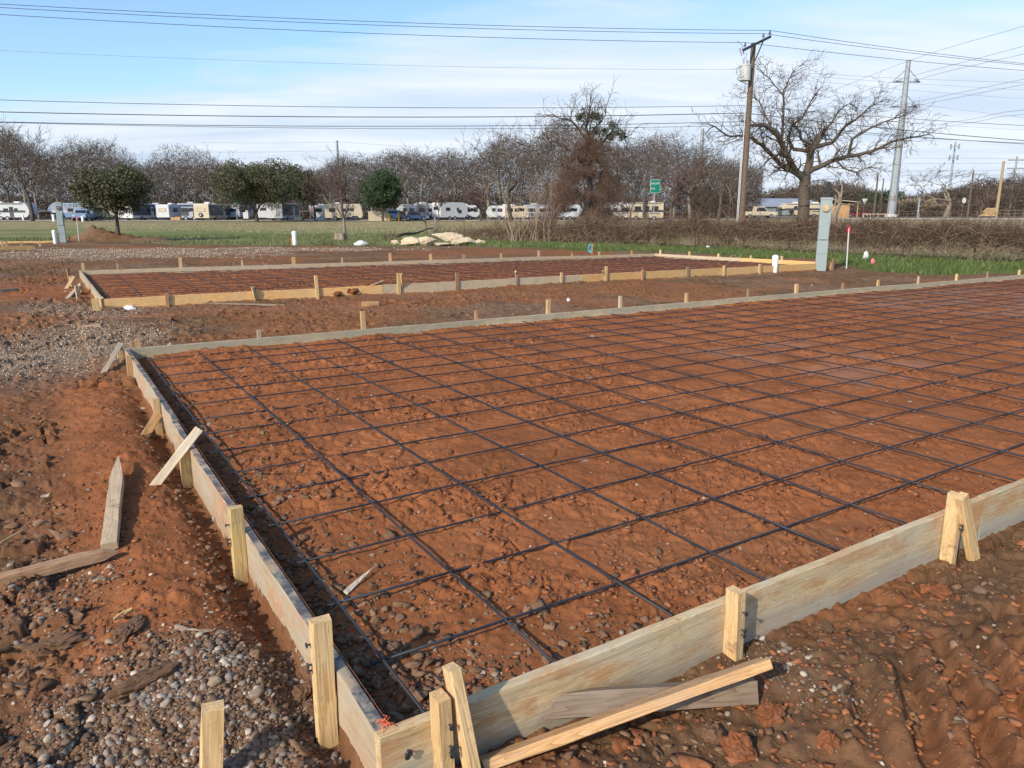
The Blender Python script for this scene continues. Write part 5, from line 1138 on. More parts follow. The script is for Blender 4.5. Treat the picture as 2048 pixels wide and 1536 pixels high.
# ---------------------------------------------------------------- fence and hedge of dry vines
fpts = [np.array([*p]) for p in FENCE]
def fence_at(s):
    for i in range(3):
        L = np.linalg.norm(fpts[i+1]-fpts[i])
        if s <= L or i == 2: d = (fpts[i+1]-fpts[i])/L; p = fpts[i]+d*s; return p, d
        s -= L
FL = sum(np.linalg.norm(fpts[i+1]-fpts[i]) for i in range(3))
p0_, d0_ = fence_at(0); fr = empty('wire_fence', (*p0_, 0), 'wire mesh field fence with dark steel posts, overgrown by vines', 'fence'); o3 = np.array([*p0_, 0])
s = 0.0; k = 0
while s < FL:
    p, d = fence_at(s); z = hz(*p); hh = 1.25
    m = MB(); m.box((p[0]-o3[0], p[1]-o3[1], z+hh/2-.1), (.045, .045, hh+.2)); m.build('fence_post', M['rust'], fr); s += 2.45; k += 1
wires = []
for hgt in (.08, .22, .36, .52, .68, .86, 1.04, 1.2):
    s = 0
    while s < FL-1:
        a, _ = fence_at(s); b, _ = fence_at(s+2.45); wires.append([a[0]-o3[0], a[1]-o3[1], hz(*a)+hgt, b[0]-o3[0], b[1]-o3[1], hz(*b)+hgt, .003, .003]); s += 2.45
s = .15
while s < FL:
    a, _ = fence_at(s); z = hz(*a); wires.append([a[0]-o3[0], a[1]-o3[1], z+.05, a[0]-o3[0], a[1]-o3[1], z+1.2, .002, .002]); s += .17
link('wire_mesh', np_mesh('wire_mesh', *tubes(wires, 3)), M['rust'], fr)
gpost = gp(871, 479); m = MB(); m.cyl((0, 0, -.2), (0, 0, 1.22), .04, n=10); m.ball((0, 0, 1.24), .05); o = m.build('end_post', M['steel']); o.location = (gpost[0], gpost[1], hz(gpost[0], gpost[1])); tag(o, 'steel end post where the fence starts behind the boulders', 'post')
def hedge_pts(dens_s, zlo, zhi, w0=.28):
    def f(n, rs):
        s = []; 
        while len(s) < n:
            c = rs.rand(n)*FL; s += list(c[rs.rand(n) < np.interp(c/FL, *dens_s)])
        s = np.array(s[:n]); PD = [fence_at(si) for si in s]; p = np.array([q[0] for q in PD]); d = np.array([q[1] for q in PD])
        top = np.interp(s/FL, [0, .1, .3, .5, .62, .75, 1], [.45, .65, 1.12, 1.22, 1.14, 1.18, 1.15])*(.80+.36*vn(s*.7, s*0, 4)); lo = np.interp(s/FL, [0, .3, .6, 1], [0, .25, .45, .45]) if zlo else 0*s
        lo = lo+.45*(vn(s*.8, s*0+3, 5)-.5); z = lo+(top-lo)*(rs.rand(n)**.75) if zlo else top*rs.rand(n); off = rs.randn(n)*w0
        return np.stack([p[:, 0]-d[:, 1]*off-o3[0], p[:, 1]+d[:, 0]*off-o3[1], height(p[:, 0], p[:, 1], False)+np.maximum(z, .02)], 1)
    return f
hg = tangle(18500, hedge_pts(([0, .05, .2, .35, .6, 1], [.15, .3, .5, .8, 1, 1]), True, 1), 1, 11, (.3, .85), .05, .0062)
o = link('vine_hedge', np_mesh('vine_hedge', *tubes(hg, 3)), M['vine']); o.location = o3; tag(o, 'tangled leafless brown vines smothering the fence', kind='stuff')
hg = tangle(3600, hedge_pts(([0, .2, .4, 1], [.7, 1, .9, .6]), False, 1), 1, 12, (.5, 1.5), .10, .006)
o = link('dry_stems', np_mesh('dry_stems', *tubes(hg, 3)), M['vine_pale']); o.location = o3; tag(o, 'pale dry stems hanging through the fence', kind='stuff')
# pale shoots and brush
def shoots(px0, px1, D, n, hh, label, seed, mat='vine_pale', spread=.25):
    rs = np.random.RandomState(seed); b = gd((px0+px1)/2, D); out = []
    for i in range(n):
        px = px0+(px1-px0)*rs.rand(); p = gd(px, D+rs.randn()*.6); p = p-b; d = np.array([rs.randn()*spread, rs.randn()*spread, 1.]); L = hh*(.35+.75*rs.rand()); q = p.copy()
        for k in range(7):
            d = d+rs.randn(3)*.10; d /= np.linalg.norm(d); t = q+d*L/7; out.append([*q, *t, .016*(1-k/8), .016*(1-(k+1)/8)]); 
            if k > 1 and rs.rand() < .6:
                e = d+rs.randn(3)*.5; e /= np.linalg.norm(e); out.append([*t, *(t+e*L*.2), .007, .004])
            q = t
    o = link('dry_bush', np_mesh('dry_bush', *tubes(out, 4)), M[mat]); o.location = b; return tag(o, label, 'bush')
shoots(1018, 1100, 40, 34, 3.4, 'pale upright leafless shoots left of the vine-wrapped tree', 3)
shoots(1000, 1070, 42, 60, 1.9, 'straw-brown brush at the fence left of the vine-wrapped tree', 4, 'vine', .45)
shoots(1250, 1330, 40, 50, 1.9, 'brown brush rising over the fence below the green road sign', 5, 'vine', .5)
shoots(1395, 1470, 37, 50, 1.7, 'brown brush rising over the fence left of the utility pole', 6, 'vine', .5)
shoots(860, 880, 46, 16, 1.3, 'dead vine-wrapped stub by the fence end post', 7, 'vine', .3)
shoots(765, 790, 42, 26, .9, 'small dead brush pile left of the boulders', 8, 'vine', .7)
A = gt(775, 487); B = gt(866, 474); A[1] += 3; m = []
P = [A+(B-A)*t+np.array([0, 0, .25+.3*t+.05*sin(9*t)]) for t in np.linspace(0, 1, 14)]
tag(pipe('fallen_limb', P, np.linspace(.10, .04, 14), M['bark'], sides=7), 'fallen bare limb lying behind the limestone boulders', 'branch')
# ---------------------------------------------------------------- utility pole, lines
pb = gd(1484, 45); pole_top = at_depth(1512, 86, 45)[2]; hP = pole_top-pb[2]
up_ = empty('utility_pole', pb, 'brown wooden utility pole with crossarm and pale transformer', 'utility pole')
def lp(px, py, D=45.): return Vector(at_depth(px, py, D)-pb)
axx = lp(1512, 86)[0]*0
m = MB(); m.cyl((0, 0, -.3), (0, 0, hP), .19, .135, n=16); m.build('pole', M['pole'], up_, smooth=False)
A_ = lp(1487, 100, 44.0); B_ = lp(1531, 80, 46.6); A_.y = -.75; B_.y = .9
dv = (B_-A_).normalized(); q = dv.to_track_quat('X', 'Z').to_matrix(); m = MB(); m.box((A_+B_)/2+Vector((0, -.18, 0)), ((B_-A_).length, .10, .13), rot=q, bevel=.01); arm = m.build('crossarm', M['dark_metal'], up_)
m = MB(); m.cyl((A_+B_)/2+dv*.65+Vector((0, -.2, -.03)), (.1, -.16, hP-.95), .035, n=8); m.build('arm_brace', M['dark_metal'], up_)
ins_pts = []
for t in (.06, .72, .96):
    c = A_+(B_-A_)*t+Vector((0, -.18, .07)); m = MB(); m.cyl(c, c+Vector((0, 0, .12)), .02, n=8); m.cyl(c+Vector((0, 0, .10)), c+Vector((0, 0, .16)), .085, .06, n=12); m.cyl(c+Vector((0, 0, .19)), c+Vector((0, 0, .24)), .055, .045, n=12); m.cyl(c+Vector((0, 0, .15)), c+Vector((0, 0, .30)), .03, n=10)
    m.build('insulator', M['glassdome'] if t else M['white'], up_); ins_pts.append(np.array(c)+pb+np.array([0, 0, .28]))
tz = lp(1492, 148)[2]; tx = lp(1490, 148)[0]-0*axx
cxy = lp(1491, 148); cpos = Vector((-.42, -.22, 0)); z0, z1 = lp(1490, 161)[2], lp(1490, 134)[2]
m = MB(); m.cyl(cpos+Vector((0, 0, z0)), cpos+Vector((0, 0, z1)), .30, n=24); m.cyl(cpos+Vector((0, 0, z1)), cpos+Vector((0, 0, z1+.05)), .32, n=24); m.cyl(cpos+Vector((0, 0, z0-.05)), cpos+Vector((0, 0, z0)), .31, n=24); tr = m.build('transformer', M['xfmr'], up_, smooth=False)
for dx in (-.16, .06):
    m = MB(); c = cpos+Vector((dx, -.05, z1)); m.cyl(c, c+Vector((0, 0, .26)), .035, n=10)
    for k_ in range(3): m.cyl(c+Vector((0, 0, .08+.06*k_)), c+Vector((0, 0, .10+.06*k_)), .06, n=10)
    m.build('bushing', M['white'], tr)
m = MB(); c = lp(1481, 104, 44.3); c.y = -.75; m.box(c, (.07, .05, .42), rot=Matrix.Rotation(-.35, 3, 'Y'), bevel=.01); m.box(c+Vector((.12, 0, .05)), (.05, .05, .40), rot=Matrix.Rotation(-.35, 3, 'Y'), bevel=.01); m.build('fuse_cutout', M['steel'], up_)
def loop(pts, r, label=None, mat='dark_metal', parent=None, name='jumper_wire'):
    P = np.array([np.array(lp(*p))*np.array([1, 0, 1])+np.array([0, -.6, 0]) for p in pts]); t = np.linspace(0, len(P)-1, len(P)*6); i = np.minimum(t.astype(int), len(P)-2); f = (t-i)[:, None]
    pm = P[np.maximum(i-1, 0)]; a = P[i]; b = P[i+1]; pn = P[np.minimum(i+2, len(P)-1)]
    Q = .5*((2*a)+(-pm+b)*f+(2*pm-5*a+4*b-pn)*f**2+(-pm+3*a-3*b+pn)*f**3); return pipe(name, Q, r, M[mat], parent, sides=6)
loop([(1468, 87), (1476, 93), (1480, 99)], .010, parent=up_); loop([(1487, 110), (1486, 117), (1479, 122), (1481, 127)], .010, parent=up_)
loop([(1478, 138), (1468, 140), (1467, 150), (1472, 155), (1481, 148)], .012, parent=up_); loop([(1482, 157), (1469, 160), (1474, 166), (1493, 173)], .018, parent=up_); loop([(1481, 126), (1485, 121), (1490, 128)], .010, parent=up_)
for dx, yt, mt, rr_ in ((-.24, 173, 'wglow', .028), (-.31, 300, 'wglow', .026)):
    z = lp(1490, yt)[2]; m = MB(); m.cyl((dx, -.1, -.1), (dx, -.1, z), rr_, n=10); m.build('conduit', M[mt], up_)
def cable(pts, r, label, mat='dark_metal', ext=1.0):
    """a line through (px, py, D) points, smoothed"""
    P = np.array([p if len(p) == 3 and isinstance(p, np.ndarray) else at_depth(*p) for p in pts]); t = np.linspace(0, len(P)-1, (len(P)-1)*14+1); i = np.minimum(t.astype(int), len(P)-2); f = (t-i)[:, None]
    pm = np.where((i > 0)[:, None], P[np.maximum(i-1, 0)], 2*P[0]-P[1]); a = P[i]; b = P[i+1]; pn = np.where((i+2 < len(P))[:, None], P[np.minimum(i+2, len(P)-1)], 2*P[-1]-P[-2])
    Q = .5*((2*a)+(-pm+b)*f+(2*pm-5*a+4*b-pn)*f**2+(-pm+3*a-3*b+pn)*f**3)
    o = pipe('power_line', Q, r, M[mat], sides=6); return tag(o, label, 'power line', 'overhead lines')
def cab3(left, mid, right, r, label, dl=37.6, dm=45., dr=52.7, pole=None, mat='dark_metal', sagl=None):
    """a line over the pole: one slack span on each side"""
    x0, y0 = left; x1, y1 = mid; x2, y2 = right
    mid3 = pole if pole is not None else at_depth(x1, y1, dm)
    def span(a, b, sag, n=26):
        t = np.linspace(0, 1, n)[:, None]; return a+(b-a)*t-np.array([[0, 0, 1.]])*sag*4*t*(1-t)
    A = at_depth(x0, y0, dl); B = at_depth(x2, y2, dr)
    A = mid3+(A-mid3)*1.35; A[2] += .35; B = mid3+(B-mid3)*1.7; B[2] += .25
    P = np.vstack([span(A, mid3, .42 if sagl is None else sagl), span(mid3, B, .25)[1:]])
    o = pipe('power_line', P, r, M[mat], sides=6); return tag(o, label, 'power line', 'overhead lines')
cab3((0, 5), (1530, 72), (2048, 124), .013, 'topmost of the three thin wires on the crossarm', pole=ins_pts[2])
cab3((0, 12), (1505, 78), (2048, 127), .013, 'middle of the three thin wires on the crossarm', pole=ins_pts[1])
cab3((0, 26), (1480, 88), (2048, 138), .013, 'lowest of the three thin wires on the crossarm', pole=ins_pts[0])
cab3((0, 98), (1500, 139), (2048, 162), .008, 'faint wire alone in the blue sky, ending at the transformer', mat='steel')
cab3((0, 197), (1490, 211), (2048, 248), .014, 'upper of the three thick lines crossing low over the trees')
cab3((0, 221), (1490, 226), (2048, 278), .022, 'thick middle line crossing low over the trees')
cab3((0, 241), (1490, 243), (2048, 285), .017, 'lowest thick line crossing low over the trees')
cab3((0, 242), (1490, 251), (2048, 283), .012, 'thin line twisted along the lowest thick line')
for i, (y1, x2, y2) in enumerate(((143, 2048, 180), (150, 2048, 198), (160, 2048, 235), (222, 2048, 260))):
    cable([(1507, y1, 45), (1770, (y1+y2)/2+2, 49), (x2, y2, 53), (2500, y2+(y2-y1)*.7, 58)], .007, 'faint line running right from the utility pole, %s from the top' % ORD[i], 'steel')
SPD = 136.
sb = gd(1783, SPD); hS = at_depth(1815, 120, SPD)[2]-sb[2]
sp_ = empty('steel_pole', sb, 'very tall grey steel transmission pole right of the big bare oak', 'transmission pole')
m = MB(); m.cyl((0, 0, -.3), (0, 0, hS), .78, .36, n=12); m.build('pole', M['steel'], sp_, smooth=False)
m = MB(); m.cyl((0, 0, -.2), (0, 0, .5), 1.1, n=16); m.build('footing', M['white'], sp_)
arms = []
for yy in (163, 213):
    zc_ = at_depth(1805, yy, SPD)[2]-sb[2]
    for sx in (-1, 1):
        m = MB(); tipp = Vector((sx*2.4, 0, zc_-.1)); m.cyl((0, 0, zc_), tipp, .13, .10, n=6); m.cyl((0, 0, zc_+2.2), tipp, .07, n=6); m.cyl(tipp, tipp+Vector((-sx*1.3, -.6, .35)), .10, n=6); m.build('insulator_arm', M['steel'], sp_); arms.append(tipp)
for i, (a, b, c) in enumerate((((1560, 225), (1806, 126), (2048, 52)), ((1650, 210), (1790, 162), (2048, 92)), ((1668, 218), (1830, 161), (2048, 108)), ((1600, 250), (1785, 213), (2048, 158)), ((1700, 232), (1823, 213), (2048, 169)), ((1850, 254), (1950, 237), (2048, 220)), ((1872, 257), (1960, 242), (2048, 229)))):
    cable([(*a, 190.), (*b, SPD), (*c, 105.), (2500, c[1]-(b[1]-c[1])*1.8, 85.)], .028, 'slanting transmission line near the steel pole, %s from the top' % ORD[i], 'steel')
for i, (y0, y1) in enumerate(((315, 318), (328, 326), (343, 340), (352, 350))):
    cable([(1700, y0, 240.), (1880, (y0+y1)/2, 240.), (2100, y1, 240.), (2300, y1, 240.)], .04, 'hair-thin far line low on the right, %s from the top' % ORD[i], 'steel')
for i, (a, b) in enumerate((((400, 285), (678, 284)), ((400, 304), (678, 301)), ((678, 284), (960, 299)), ((678, 301), (800, 313)))):
    cable([(*a, 210.), ((a[0]+b[0])/2, (a[1]+b[1])/2+1.5, 210.), (*b, 210.)], .035, ['hair-thin upper line left of the far pole', 'hair-thin lower line left of the far pole', 'hair-thin upper line right of the far pole', 'hair-thin lower line right of the far pole'][i], 'steel')
def plain_pole(px, D, ytop, r, mat, label, arms_=0, name='utility_pole'):
    b = gd(px, D); h = at_depth(px, ytop, D)[2]-b[2]; e = empty(name, b, label, 'pole'); m = MB(); m.cyl((0, 0, -.3), (0, 0, h), r, r*.7, n=10); m.build('pole', M[mat], e)
    for k_ in range(arms_):
        m = MB(); m.box((0, 0, h-h*.06-k_*h*.14), (r*14, r, r)); m.build('crossarm', M[mat], e)
    return e
plain_pole(1993, 112, 322, .24, 'poley', 'yellowish wooden pole leaning at the right beyond the road', 0)
plain_pole(1936, 118, 342, .16, 'pole', 'plain grey wooden pole right of the octagonal sign')
plain_pole(2018, 230, 313, .35, 'steel', 'far thin pole with crossarms near the right edge', 2)
plain_pole(1748, 150, 346, .20, 'pole', 'dark wooden pole behind the triangular sign')
plain_pole(1760, 160, 357, .16, 'pole', 'reddish thin pole just right of the dark wooden pole')
plain_pole(1836, 112, 395, .13, 'steel', 'short grey post between the steel pole and the octagonal sign')
plain_pole(681, 215, 281, .45, 'steel', 'grey pole rising behind the purple-brown bare tree')
plain_pole(1396, 260, 257, .75, 'steel', 'far grey tower top above the crooked bare tree')
b = gd(1893, 400); h = at_depth(1903, 283, 400)[2]-b[2]; e = empty('cell_tower', b, 'slim cell tower with two rings of antennas on the right horizon', 'cell tower')
m = MB(); m.cyl((0, 0, 0), (0, 0, h), .8, .35, n=8); m.build('mast', M['steel'], e)
for zz_ in (h-2.5, h-8):
    m = MB()
    for a in range(6): m.box((cos(a*pi/3)*2.1, sin(a*pi/3)*2.1, zz_), (.6, .5, 2.4)); m.cyl((0, 0, zz_), (cos(a*pi/3)*2.1, sin(a*pi/3)*2.1, zz_), .12, n=5)
    m.build('antenna_ring', M['steel'], e)
# ---------------------------------------------------------------- road signs
def text_mesh(name, txt, size, mat, parent, loc, rot=(pi/2, 0, 0)):
    cu = bpy.data.curves.new(name, 'FONT'); cu.body = txt; cu.size = size; cu.extrude = .004; to = bpy.data.objects.new(name, cu); C.objects.link(to)
    bpy.context.view_layer.update(); dg = bpy.context.evaluated_depsgraph_get(); me = bpy.data.meshes.new_from_object(to.evaluated_get(dg)); bpy.data.objects.remove(to); bpy.data.curves.remove(cu)
    me.materials.clear(); o = link(name, me, mat, parent); o.location = loc; o.rotation_euler = rot; return o
D = 56.; b = gd(1308, D); zt, zb_ = at_depth(1310, 359, D)[2]-b[2], at_depth(1310, 386, D)[2]-b[2]; wv = 20.5/27.
e = empty('road_sign', b, 'green road sign reading Spring Lake Rd on a thin post', 'road sign', rz=.25)
m = MB(); m.cyl((0, .04, -.2), (0, .04, zt), .035, n=8); m.build('post', M['steel'], e)
m = MB(); m.box((0, 0, (zt+zb_)/2), (wv, .02, zt-zb_), bevel=.004); m.build('border', M['white'], e); m = MB(); m.box((0, -.012, (zt+zb_)/2), (wv-.05, .012, zt-zb_-.05)); pn = m.build('panel', M['green_sign'], e)
text_mesh('lettering', 'Spring Lake', .20, M['white'], pn, (-wv*.44, -.022, zt-.34)).scale = (.70, 1.2, 1); text_mesh('lettering', 'Rd', .20, M['white'], pn, (-wv*.25, -.022, zt-.72)).scale = (.8, 1.2, 1)
m = MB(); m.prism([(-wv*.42, zt-.72), (-wv*.42, zt-.60), (-wv*.28, zt-.66)], -.026, -.02); m.build('arrow', M['white'], pn)
D = 104.; b = gd(473, D); zt = at_depth(472, 396, D)[2]-b[2]; zb_ = at_depth(472, 407, D)[2]-b[2]; e = empty('road_sign', b, 'small far green sign on a thin post before the broad olive-green oak', 'road sign')
m = MB(); m.cyl((0, .05, 0), (0, .05, zt), .05, n=8); m.build('post', M['steel'], e); m = MB(); m.box((0, 0, (zt+zb_)/2), (.5, .03, zt-zb_), bevel=.01); m.build('panel', M['green_sign'], e)
D = 112.; b = gd(1727, D); zt = at_depth(1727, 397.5, D)[2]-b[2]; e = empty('yield_sign', b, 'pale triangular sign seen from behind beyond the hedge', 'road sign')
m = MB(); m.cyl((-.1, .05, 0), (0, .05, zt), .05, n=8); m.build('post', M['pole'], e); m = MB(); m.prism([(-.43, zt), (.43, zt), (0, zt-.75)], -.02, .02); m.build('panel', M['wglow'], e)
b = gd(1925, D); zt = at_depth(1928, 395, D)[2]-b[2]; e = empty('stop_sign', b, 'grey octagonal sign seen from behind near the right edge', 'road sign')
m = MB(); m.cyl((-.1, .05, 0), (0, .05, zt), .05, n=8); m.build('post', M['pole'], e); m = MB(); m.prism([(cos(pi/8+i*pi/4)*.36*.8, zt-.42+sin(pi/8+i*pi/4)*.42) for i in range(8)], -.02, .02); m.build('panel', M['wglow'], e)
# ---------------------------------------------------------------- camping trailers, motorhomes, cars
def rv(px, D, L, W, H, yaw, kind, wall, label, stripe=None, dark=None, wins=(), ac=1, spare=False, ladder=False, cat='trailer', name='travel_trailer', awning=False, group='trailers and motorhomes in the park', z0=.5, backw=None, dx=0):
    b = gd(px, D); b[0] += dx; e = empty(name, b, label, cat, group, yaw); h = L/2; e.scale = (.93, .93, .85)
    if kind == 'trailer': prof = [(-h, z0), (h-.55, z0), (h-.1, z0+.5), (h, z0+1.1), (h-.12, H-.7), (h-.5, H-.12), (h-.8, H), (-h+.15, H), (-h, H-.15)]
    elif kind == 'fifth': prof = [(-h, z0), (h-2.4, z0), (h-2.1, 1.55), (h-.25, 1.55), (h, 1.9), (h-.18, H-.75), (h-.75, H-.1), (h-1.1, H), (-h+.15, H), (-h, H-.15)]
    else: prof = [(-h, z0*.8), (h-.2, z0*.8), (h, z0+.4), (h-.02, 1.5), (h-.25, H-.35), (h-.5, H), (-h+.12, H), (-h, H-.12)]
    m = MB(); m.prism(prof, -W/2, W/2); body = m.build('body', M[wall], e)
    bv = body.modifiers.new('b', 'BEVEL'); bv.width = .06; bv.segments = 2; bv.limit_method = 'ANGLE'
    if stripe:
        for sy in (-1, 1):
            y = sy*(W/2+.006)
            m = MB(); m.box((-.25, y, z0+1.02), (L*.9, .02, .36)); m.box((-.2, y, H-.16), (L*.84, .01, .12)); m.box((-h*.5, y, z0+.62), (L*.3, .012, .14)); m.build('stripe', M[stripe], e)
    if dark:
        for sy in (-1, 1):
            m = MB(); m.box((-.2, sy*(W/2+.004), (z0+H)/2+(.3 if kind != 'coach' else .08)), (L*.9, .008, (H-z0)*(.42 if kind != 'coach' else .78))); m.build('panel_and_shade', M[dark], e)  # side colour; on coaches the shade of that side is painted in too
    for (x, z, ww, hh) in (wins or ((-L*.3, 1.75, .9, .55), (0., 1.75, .7, .5), (L*.22, 1.8, .5, .45))):
        for sy in (-1, 1):
            y = sy*(W/2+.016); m = MB(); m.box((x, y, z), (ww+.08, .018, hh+.08), bevel=.02); f_ = m.build('window', M['darkw'], e); m = MB(); m.box((x, y+sy*.012, z), (ww, .012, hh)); m.build('pane', M['glass'], f_)
    y = -(W/2+.014); m = MB(); m.box((L*.12, y, z0+.95), (.65, .016, 1.75), bevel=.02); d_ = m.build('door', M['darkw' if stripe else wall], e); m = MB(); m.box((L*.12, y-.012, z0+1.35), (.4, .01, .6)); m.build('pane', M['glass'], d_)
    if backw != 0:
        m = MB(); m.box((-h-.012, 0, H-.95), (.02, W*.55, .55), bevel=.02); f_ = m.build('window', M['darkw'], e); m = MB(); m.box((-h-.026, 0, H-.95), (.012, W*.5, .48)); m.build('pane', M['glass'] if backw is None else M[backw], f_)
    if kind == 'coach': m = MB(); m.box((h-.02, 0, 1.75), (.08, W*.84, .75), rot=Matrix.Rotation(-.3, 3, 'Y')); m.build('windscreen', M['glass'], e)
    ws = [(-.9, ), (.1, )] if kind != 'coach' else [(-h*.45, ), (h*.6, )]
    for (wx,) in ws:
        for sy in (-1, 1):
            m = MB(); m.cyl((wx-.3*(kind == 'fifth'), sy*(W/2-.22), .36), (wx-.3*(kind == 'fifth'), sy*(W/2+.03), .36), .36, n=20); t_ = m.build('wheel', M['tyre'], e); m = MB(); m.cyl((wx-.3*(kind == 'fifth'), sy*(W/2+.025), .36), (wx-.3*(kind == 'fifth'), sy*(W/2+.045), .36), .19, n=14); m.build('rim', M['rim'], t_)
    m = MB(); m.box((0, 0, z0-.12), (L*.92, W*.8, .22)); m.build('chassis', M['dark_metal'], e)
    for i in range(ac): m = MB(); m.box((-L*.2+i*L*.38, 0, H+.14), (.95, .7, .26), bevel=.08); m.build('air_conditioner', M['white'], e)
    if spare: m = MB(); m.cyl((-h-.16, .1, z0+.45), (-h-.01, .1, z0+.45), .34, n=20); t_ = m.build('spare_wheel', M['tyre'], e); m = MB(); m.cyl((-h-.19, .1, z0+.45), (-h-.15, .1, z0+.45), .18, n=14); m.build('rim', M['rim'], t_)
    if ladder:
        m = MB()
        for yy in (-W*.30, -W*.14): m.box((-h-.06, yy, (z0+H)/2+.15), (.03, .03, H-z0-.3))
        for k_ in range(6): m.box((-h-.06, -W*.22, z0+.4+k_*.32), (.03, W*.16, .03))
        m.build('ladder', M['dark_metal'], e)
    if awning: m = MB(); m.cyl((-L*.4, -W/2-.06, H-.12), (L*.35, -W/2-.06, H-.12), .07, n=8); m.build('awning', M['darkw'], e)
    if kind == 'trailer': m = MB(); m.box((h+.5, 0, z0-.1), (1.1, .1, .1)); m.cyl((h+.75, 0, 0), (h+.75, 0, z0+.1), .05, n=8); m.build('hitch', M['dark_metal'], e)
    return e
AW = pi/2
rv(22, 113, 7.4, 2.4, 2.95, 0, 'trailer', 'wglow', 'white trailer with black stripe at the left edge, nose to the right', stripe='darkw', ac=2, awning=True)
rv(146, 112, 6.4, 2.4, 2.95, pi+.25, 'fifth', 'bluew', 'blue-grey and white trailer with raised nose behind the pale green pedestal', stripe='wglow', dark='greyw', name='fifth_wheel_trailer')
rv(205, 115, 5.0, 2.4, 2.55, .1, 'trailer', 'cream', 'cream trailer half hidden by the round olive tree')
rv(283, 114, 8.5, 2.45, 2.85, AW-.12, 'coach', 'white', 'bright white motorhome rear with dark wide window, right of the round olive tree', cat='motorhome', name='motorhome', dark='darkw', ladder=False)
rv(327, 117, 5.2, 2.4, 2.75, AW-1.1, 'trailer', 'wglow', 'white and dark blue striped trailer right of the bright white motorhome', stripe='darkw', dark='bluew')
rv(357, 115, 8.0, 2.3, 2.7, AW-.2, 'fifth', 'wglow', 'off-white trailer end with winged marking between striped and grey ones', dark='greyw', name='fifth_wheel_trailer', backw='tan')
rv(383, 113, 2.6, 1.9, 2.3, 0, 'coach', 'greyw', 'small grey van with open dark door beside the wooden clutter', cat='van', name='camper_van', ac=0, dark='darkw')
rv(400, 121, 7.0, 2.4, 3.0, .4, 'fifth', 'wglow', 'long pale trailer behind the cream motorhome', dark='greyw', ac=2, name='fifth_wheel_trailer')
rv(428, 113, 8.0, 2.45, 2.75, AW-.10, 'coach', 'cream', 'cream motorhome rear with spare wheel and wide outlined window', cat='motorhome', name='motorhome', spare=True, ladder=False, dark='darkw', backw='cream', ac=1)
rv(480, 118, 5.0, 2.3, 2.7, AW-.1, 'trailer', 'greyw', 'grey trailer in the shade of the broad olive-green oak', dark='darkw')
rv(542, 120, 7.0, 2.4, 2.9, AW, 'coach', 'wglow', 'white motorhome mostly hidden behind the broad olive-green oak', cat='motorhome', name='motorhome')
rv(568, 112, 7.8, 2.5, 2.85, AW-.08, 'coach', 'wglow', 'white motorhome rear with a ladder, right of the broad olive-green oak', cat='motorhome', name='motorhome', ladder=True, dark='darkw', backw=0)
rv(655, 118, 4.6, 2.4, 2.6, .2, 'trailer', 'white', 'short white trailer behind the leaning flag')
rv(690, 114, 6.0, 2.4, 2.8, .05, 'coach', 'cream', 'cream motorhome behind the trunk of the purple-brown tree', cat='motorhome', name='motorhome')
rv(826, 112, 5.0, 2.4, 2.75, pi, 'fifth', 'wglow', 'white and pale blue trailer right of the yellow bollards', dark=None, name='fifth_wheel_trailer', ac=1)
rv(858, 116, 4.6, 2.4, 2.9, .3, 'fifth', 'wglow', 'long white trailer with swirl markings behind the sapling', dark=None, name='fifth_wheel_trailer')
rv(900, 112, 5.2, 2.5, 3.0, AW-.9, 'trailer', 'white', 'boxy bright white trailer with a dark window high on its end', ac=0, wins=((-1.2, 1.9, .7, .45), (1.0, 1.5, .6, .5)))
rv(938, 117, 3.6, 2.3, 2.6, .1, 'trailer', 'wglow', 'small white trailer right of the boxy bright white one', dark='darkw')
rv(1000, 114, 4.4, 2.3, 2.5, pi, 'trailer', 'white', 'rounded white trailer left of the tan ones')
rv(1034, 113, 3.8, 2.3, 2.45, .0, 'coach', 'tan', 'tan boxy camper behind the pale upright shoots', cat='motorhome', name='motorhome')
rv(1080, 116, 5.2, 2.4, 2.7, .2, 'trailer', 'greyw', 'grey and white trailer left of the vine-wrapped tree', dark='wglow')
rv(1136, 115, 4.4, 2.4, 2.7, .1, 'trailer', 'wglow', 'white trailer hidden behind the vine-wrapped tree')
rv(1228, 110, 4.8, 2.4, 2.9, pi, 'fifth', 'white', 'white trailer with black swirls and dark underside, left of the green sign', stripe='darkw', name='fifth_wheel_trailer')
rv(1290, 108, 5.2, 2.4, 2.9, pi, 'coach', 'cream', 'cream and white motorhome with dark side windows below the green sign', cat='motorhome', name='motorhome', stripe='darkw', wins=((-1.3, 1.9, .9, .7), (0, 1.9, .8, .7), (1.3, 1.9, .9, .7)))
rv(1608, 118, 8.6, 2.4, 2.55, pi, 'fifth', 'cream', 'long cream trailer with raised nose behind the big oak\'s trunk', stripe='darkw', name='fifth_wheel_trailer', ac=2)
